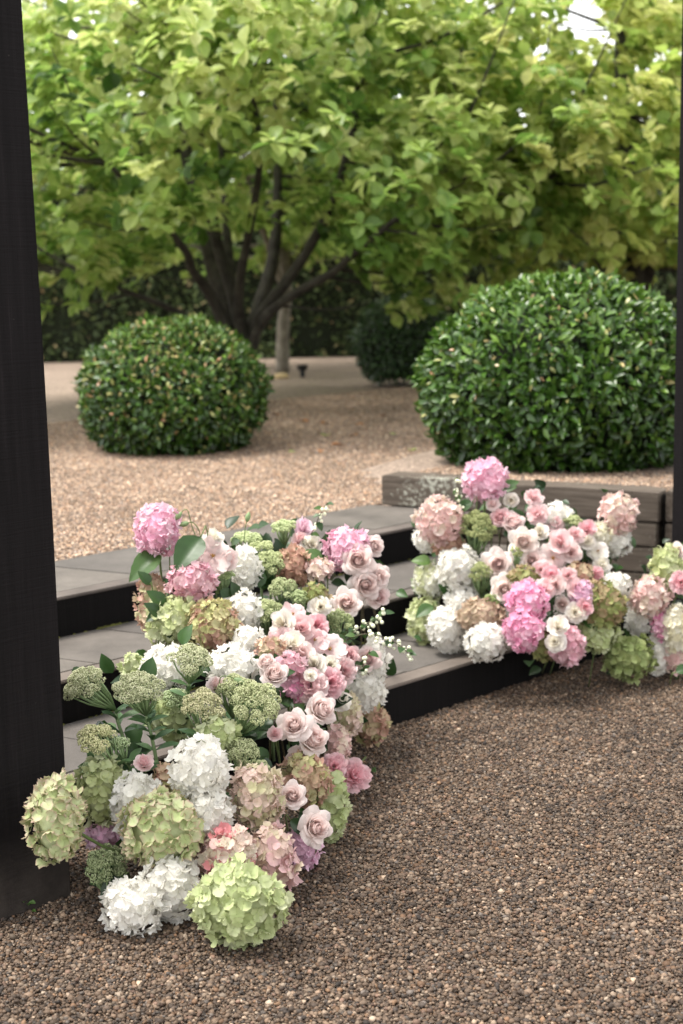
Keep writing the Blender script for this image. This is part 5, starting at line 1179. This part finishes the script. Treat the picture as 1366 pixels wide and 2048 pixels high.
LEAVES = [
    (322, 1108, 254, 1150, 4.42, 'big dark green toothed leaf pointing out under the bright pink hydrangea', 0.62, -0.3, -0.06), (402, 1075, 350, 1128, 4.40, 'big grey green leaf between pink hydrangea and open lisianthus', 0.30, 0.0, -0.1), (645, 1120, 600, 1100, 4.66, 'bright green leaf above the rust hydrangea', 0.75, 0, 0), (655, 1118, 658, 1062, 4.74, 'dark upright leaf beside the pale pink hydrangea', 0.25, 0, 0),
    (552, 1352, 588, 1338, 3.98, 'dark leaf beside the half open pale rose', 0.3, 0, 0), (330, 1215, 302, 1180, 4.28, 'green leaf in front of the peach hydrangea', 0.45, 0, -0.03), (322, 1225, 292, 1238, 4.27, 'dark leaf low in front of the peach hydrangea', 0.15, 0, -0.03), (300, 1170, 280, 1140, 4.35, 'olive leaf sticking out beside the peach hydrangea', 0.3, 0.3, 0), (318, 1232, 296, 1205, 4.25, 'small round leaf in front of the peach hydrangea', 0.25, 0, -0.03),
    (245, 1755, 195, 1795, 3.46, 'dark leaf on gravel under the dark sedum', 0.12, 0, -0.03), (580, 1640, 615, 1668, 3.64, 'dark leaf under the nodding pale rose', 0.2, 0, 0), (500, 1155, 545, 1170, 4.56, 'dark leaf behind the white and green blooms on the steps', 0.25, 0, 0), (440, 1180, 475, 1205, 4.42, 'green leaf beneath the small sedum behind the dusky pink hydrangea', 0.3, 0, 0),
    (1005, 978, 1036, 958, 5.58, 'green leaf beside the highest pink hydrangea', 0.6, 0, 0), (945, 1005, 908, 1020, 5.50, 'grey green leaf under the highest pink hydrangea', 0.4, 0, 0), (862, 1125, 824, 1116, 5.48, 'light green leaf pointing over the middle tread', 0.95, 0, 0), (866, 1212, 832, 1228, 5.38, 'green leaf on the lime hydrangea overhanging the tread', 0.6, 0, -0.04),
    (900, 1190, 880, 1165, 5.42, 'dark leaf between white hydrangeas over the treads', 0.3, 0, 0), (1100, 1085, 1125, 1060, 5.44, 'small green leaf among pink lisianthus near the wall', 0.6, 0, 0), (1352, 1345, 1385, 1330, 5.2, 'dark leaf on gravel below the farther bank', 0.3, 0, 0), (1188, 1255, 1165, 1235, 5.2, 'green leaf between olive and light green hydrangeas', 0.5, 0, 0),
]
for a in LEAVES: big_leaf(a[0], a[1], a[2], a[3], a[4], a[5], a[6], a[7], a[8])
sprig([(588, 1112), (622, 1068), (640, 1030), (655, 1005)], 4.74, 'thin upright twig of white snowberries above the lisianthus', 16, 7, 1)
sprig([(690, 1262), (720, 1255), (745, 1240), (768, 1228)], 4.44, 'short snowberry spray beside the middle riser', 18, 8, 2)
sprig([(680, 1285), (730, 1268), (775, 1278), (805, 1295), (820, 1312)], 4.38, 'long snowberry spray arching over the lowest tread', 30, 9, 3)
sprig([(740, 1300), (725, 1330), (738, 1350)], 4.36, 'snowberry spray hanging before the slim white hydrangea', 8, 5, 4)
sprig([(935, 1035), (918, 1010), (912, 980), (916, 948)], 5.5, 'snowberry spray standing beside the highest pink hydrangea', 16, 4, 5)
def bud(pts, Y, label, seed):
    W3 = [at(x, y, Y) for x, y in pts]; root = empty('flower_bud', W3[0]); tag(root, label, 'bud'); path = [p - W3[0] for p in smooth_path(W3, 5)]
    obj('stem', MB().tube(path, [0.0016] * len(path), 5).mesh('stem', M['stem'], smooth=True), root)
    d = (path[-1] - path[-2]).normalized(); e = path[-1]
    obj('bud', MB().tube([e - d * 0.003, e + d * 0.006, e + d * 0.014, e + d * 0.024, e + d * 0.032], [0.003, 0.008, 0.0095, 0.006, 0.001], 8).mesh('bud', M['sedstem'], smooth=True), root)
bud([(400, 1092), (385, 1055), (376, 1022), (368, 1020), (362, 1026)], 4.45, 'nodding green bud beside the bright pink hydrangea', 1)
bud([(403, 1090), (398, 1060), (385, 1045), (376, 1046)], 4.45, 'small curled bud stem above the big grey green leaf', 2)
bud([(488, 1085), (490, 1060), (494, 1042)], 4.6, 'upright green bud above the flat sedum head', 3)
bud([(440, 1400), (440, 1358), (455, 1352), (470, 1358)], 3.8, 'hooked thin green stem before the white hydrangea by the sedum', 4)

# --- what the stems stand in, and the dark filler leaves between the blooms
def filler(label, lo, n, seed, dmin, dmax, xr, yr, size=0.06, group=None):
    """leafy sprays just behind the blooms: placed behind random blooms of the bank"""
    g = np.random.default_rng(seed); root = empty('filler_foliage', en(2.2, 2.6, 0) if xr[1] < 840 else en(4.2, 3.2, 0)); tag(root, label, 'foliage', group); bpy.context.view_layer.update()
    P = []; S0 = [h for h in HYD if xr[0] <= h[0] <= xr[1] and yr[0] <= h[1] <= yr[1]] + [r for r in ROS + LISL + SED if xr[0] <= r[0] <= xr[1] and yr[0] <= r[1] <= yr[1]]
    while len(P) < n:
        h = S0[g.integers(len(S0))]; px, py = h[0] + g.normal(0, 22), h[1] + g.normal(6, 22)
        Q = at(px, py, Yat(px, py) + g.uniform(dmin, dmax))
        if Q.z > zg(Q) + 0.02: P.append(tuple(Q))
        elif g.random() < 0.02: P.append((Q.x, Q.y, zg(Q) + 0.03))
    P = np.array(P); D = unit(g, n) + np.array([[0, -0.5, 0.5]]); R = frames(D, unit(g, n) * 0.5 + np.array([[0, -0.6, 0.8]])); S = size * g.uniform(0.6, 1.3, n)
    put_leaves(root, 'broad', 'florist', P, R, S, np.clip(g.normal(0.3, 0.2, n), 0, 1), 250)
filler('dark green filler leaves packed between the blooms beside the near post', 0, 420, 61, 0.04, 0.22, (0, 840), (1000, 1900))
filler('dark green filler leaves packed between the blooms by the sleeper wall', 0, 300, 62, 0.04, 0.22, (841, 1245), (940, 1330), 0.055)
filler('dark green filler leaves at the foot of the farther post', 0, 80, 63, 0.05, 0.2, (1246, 1400), (1080, 1400), 0.055)
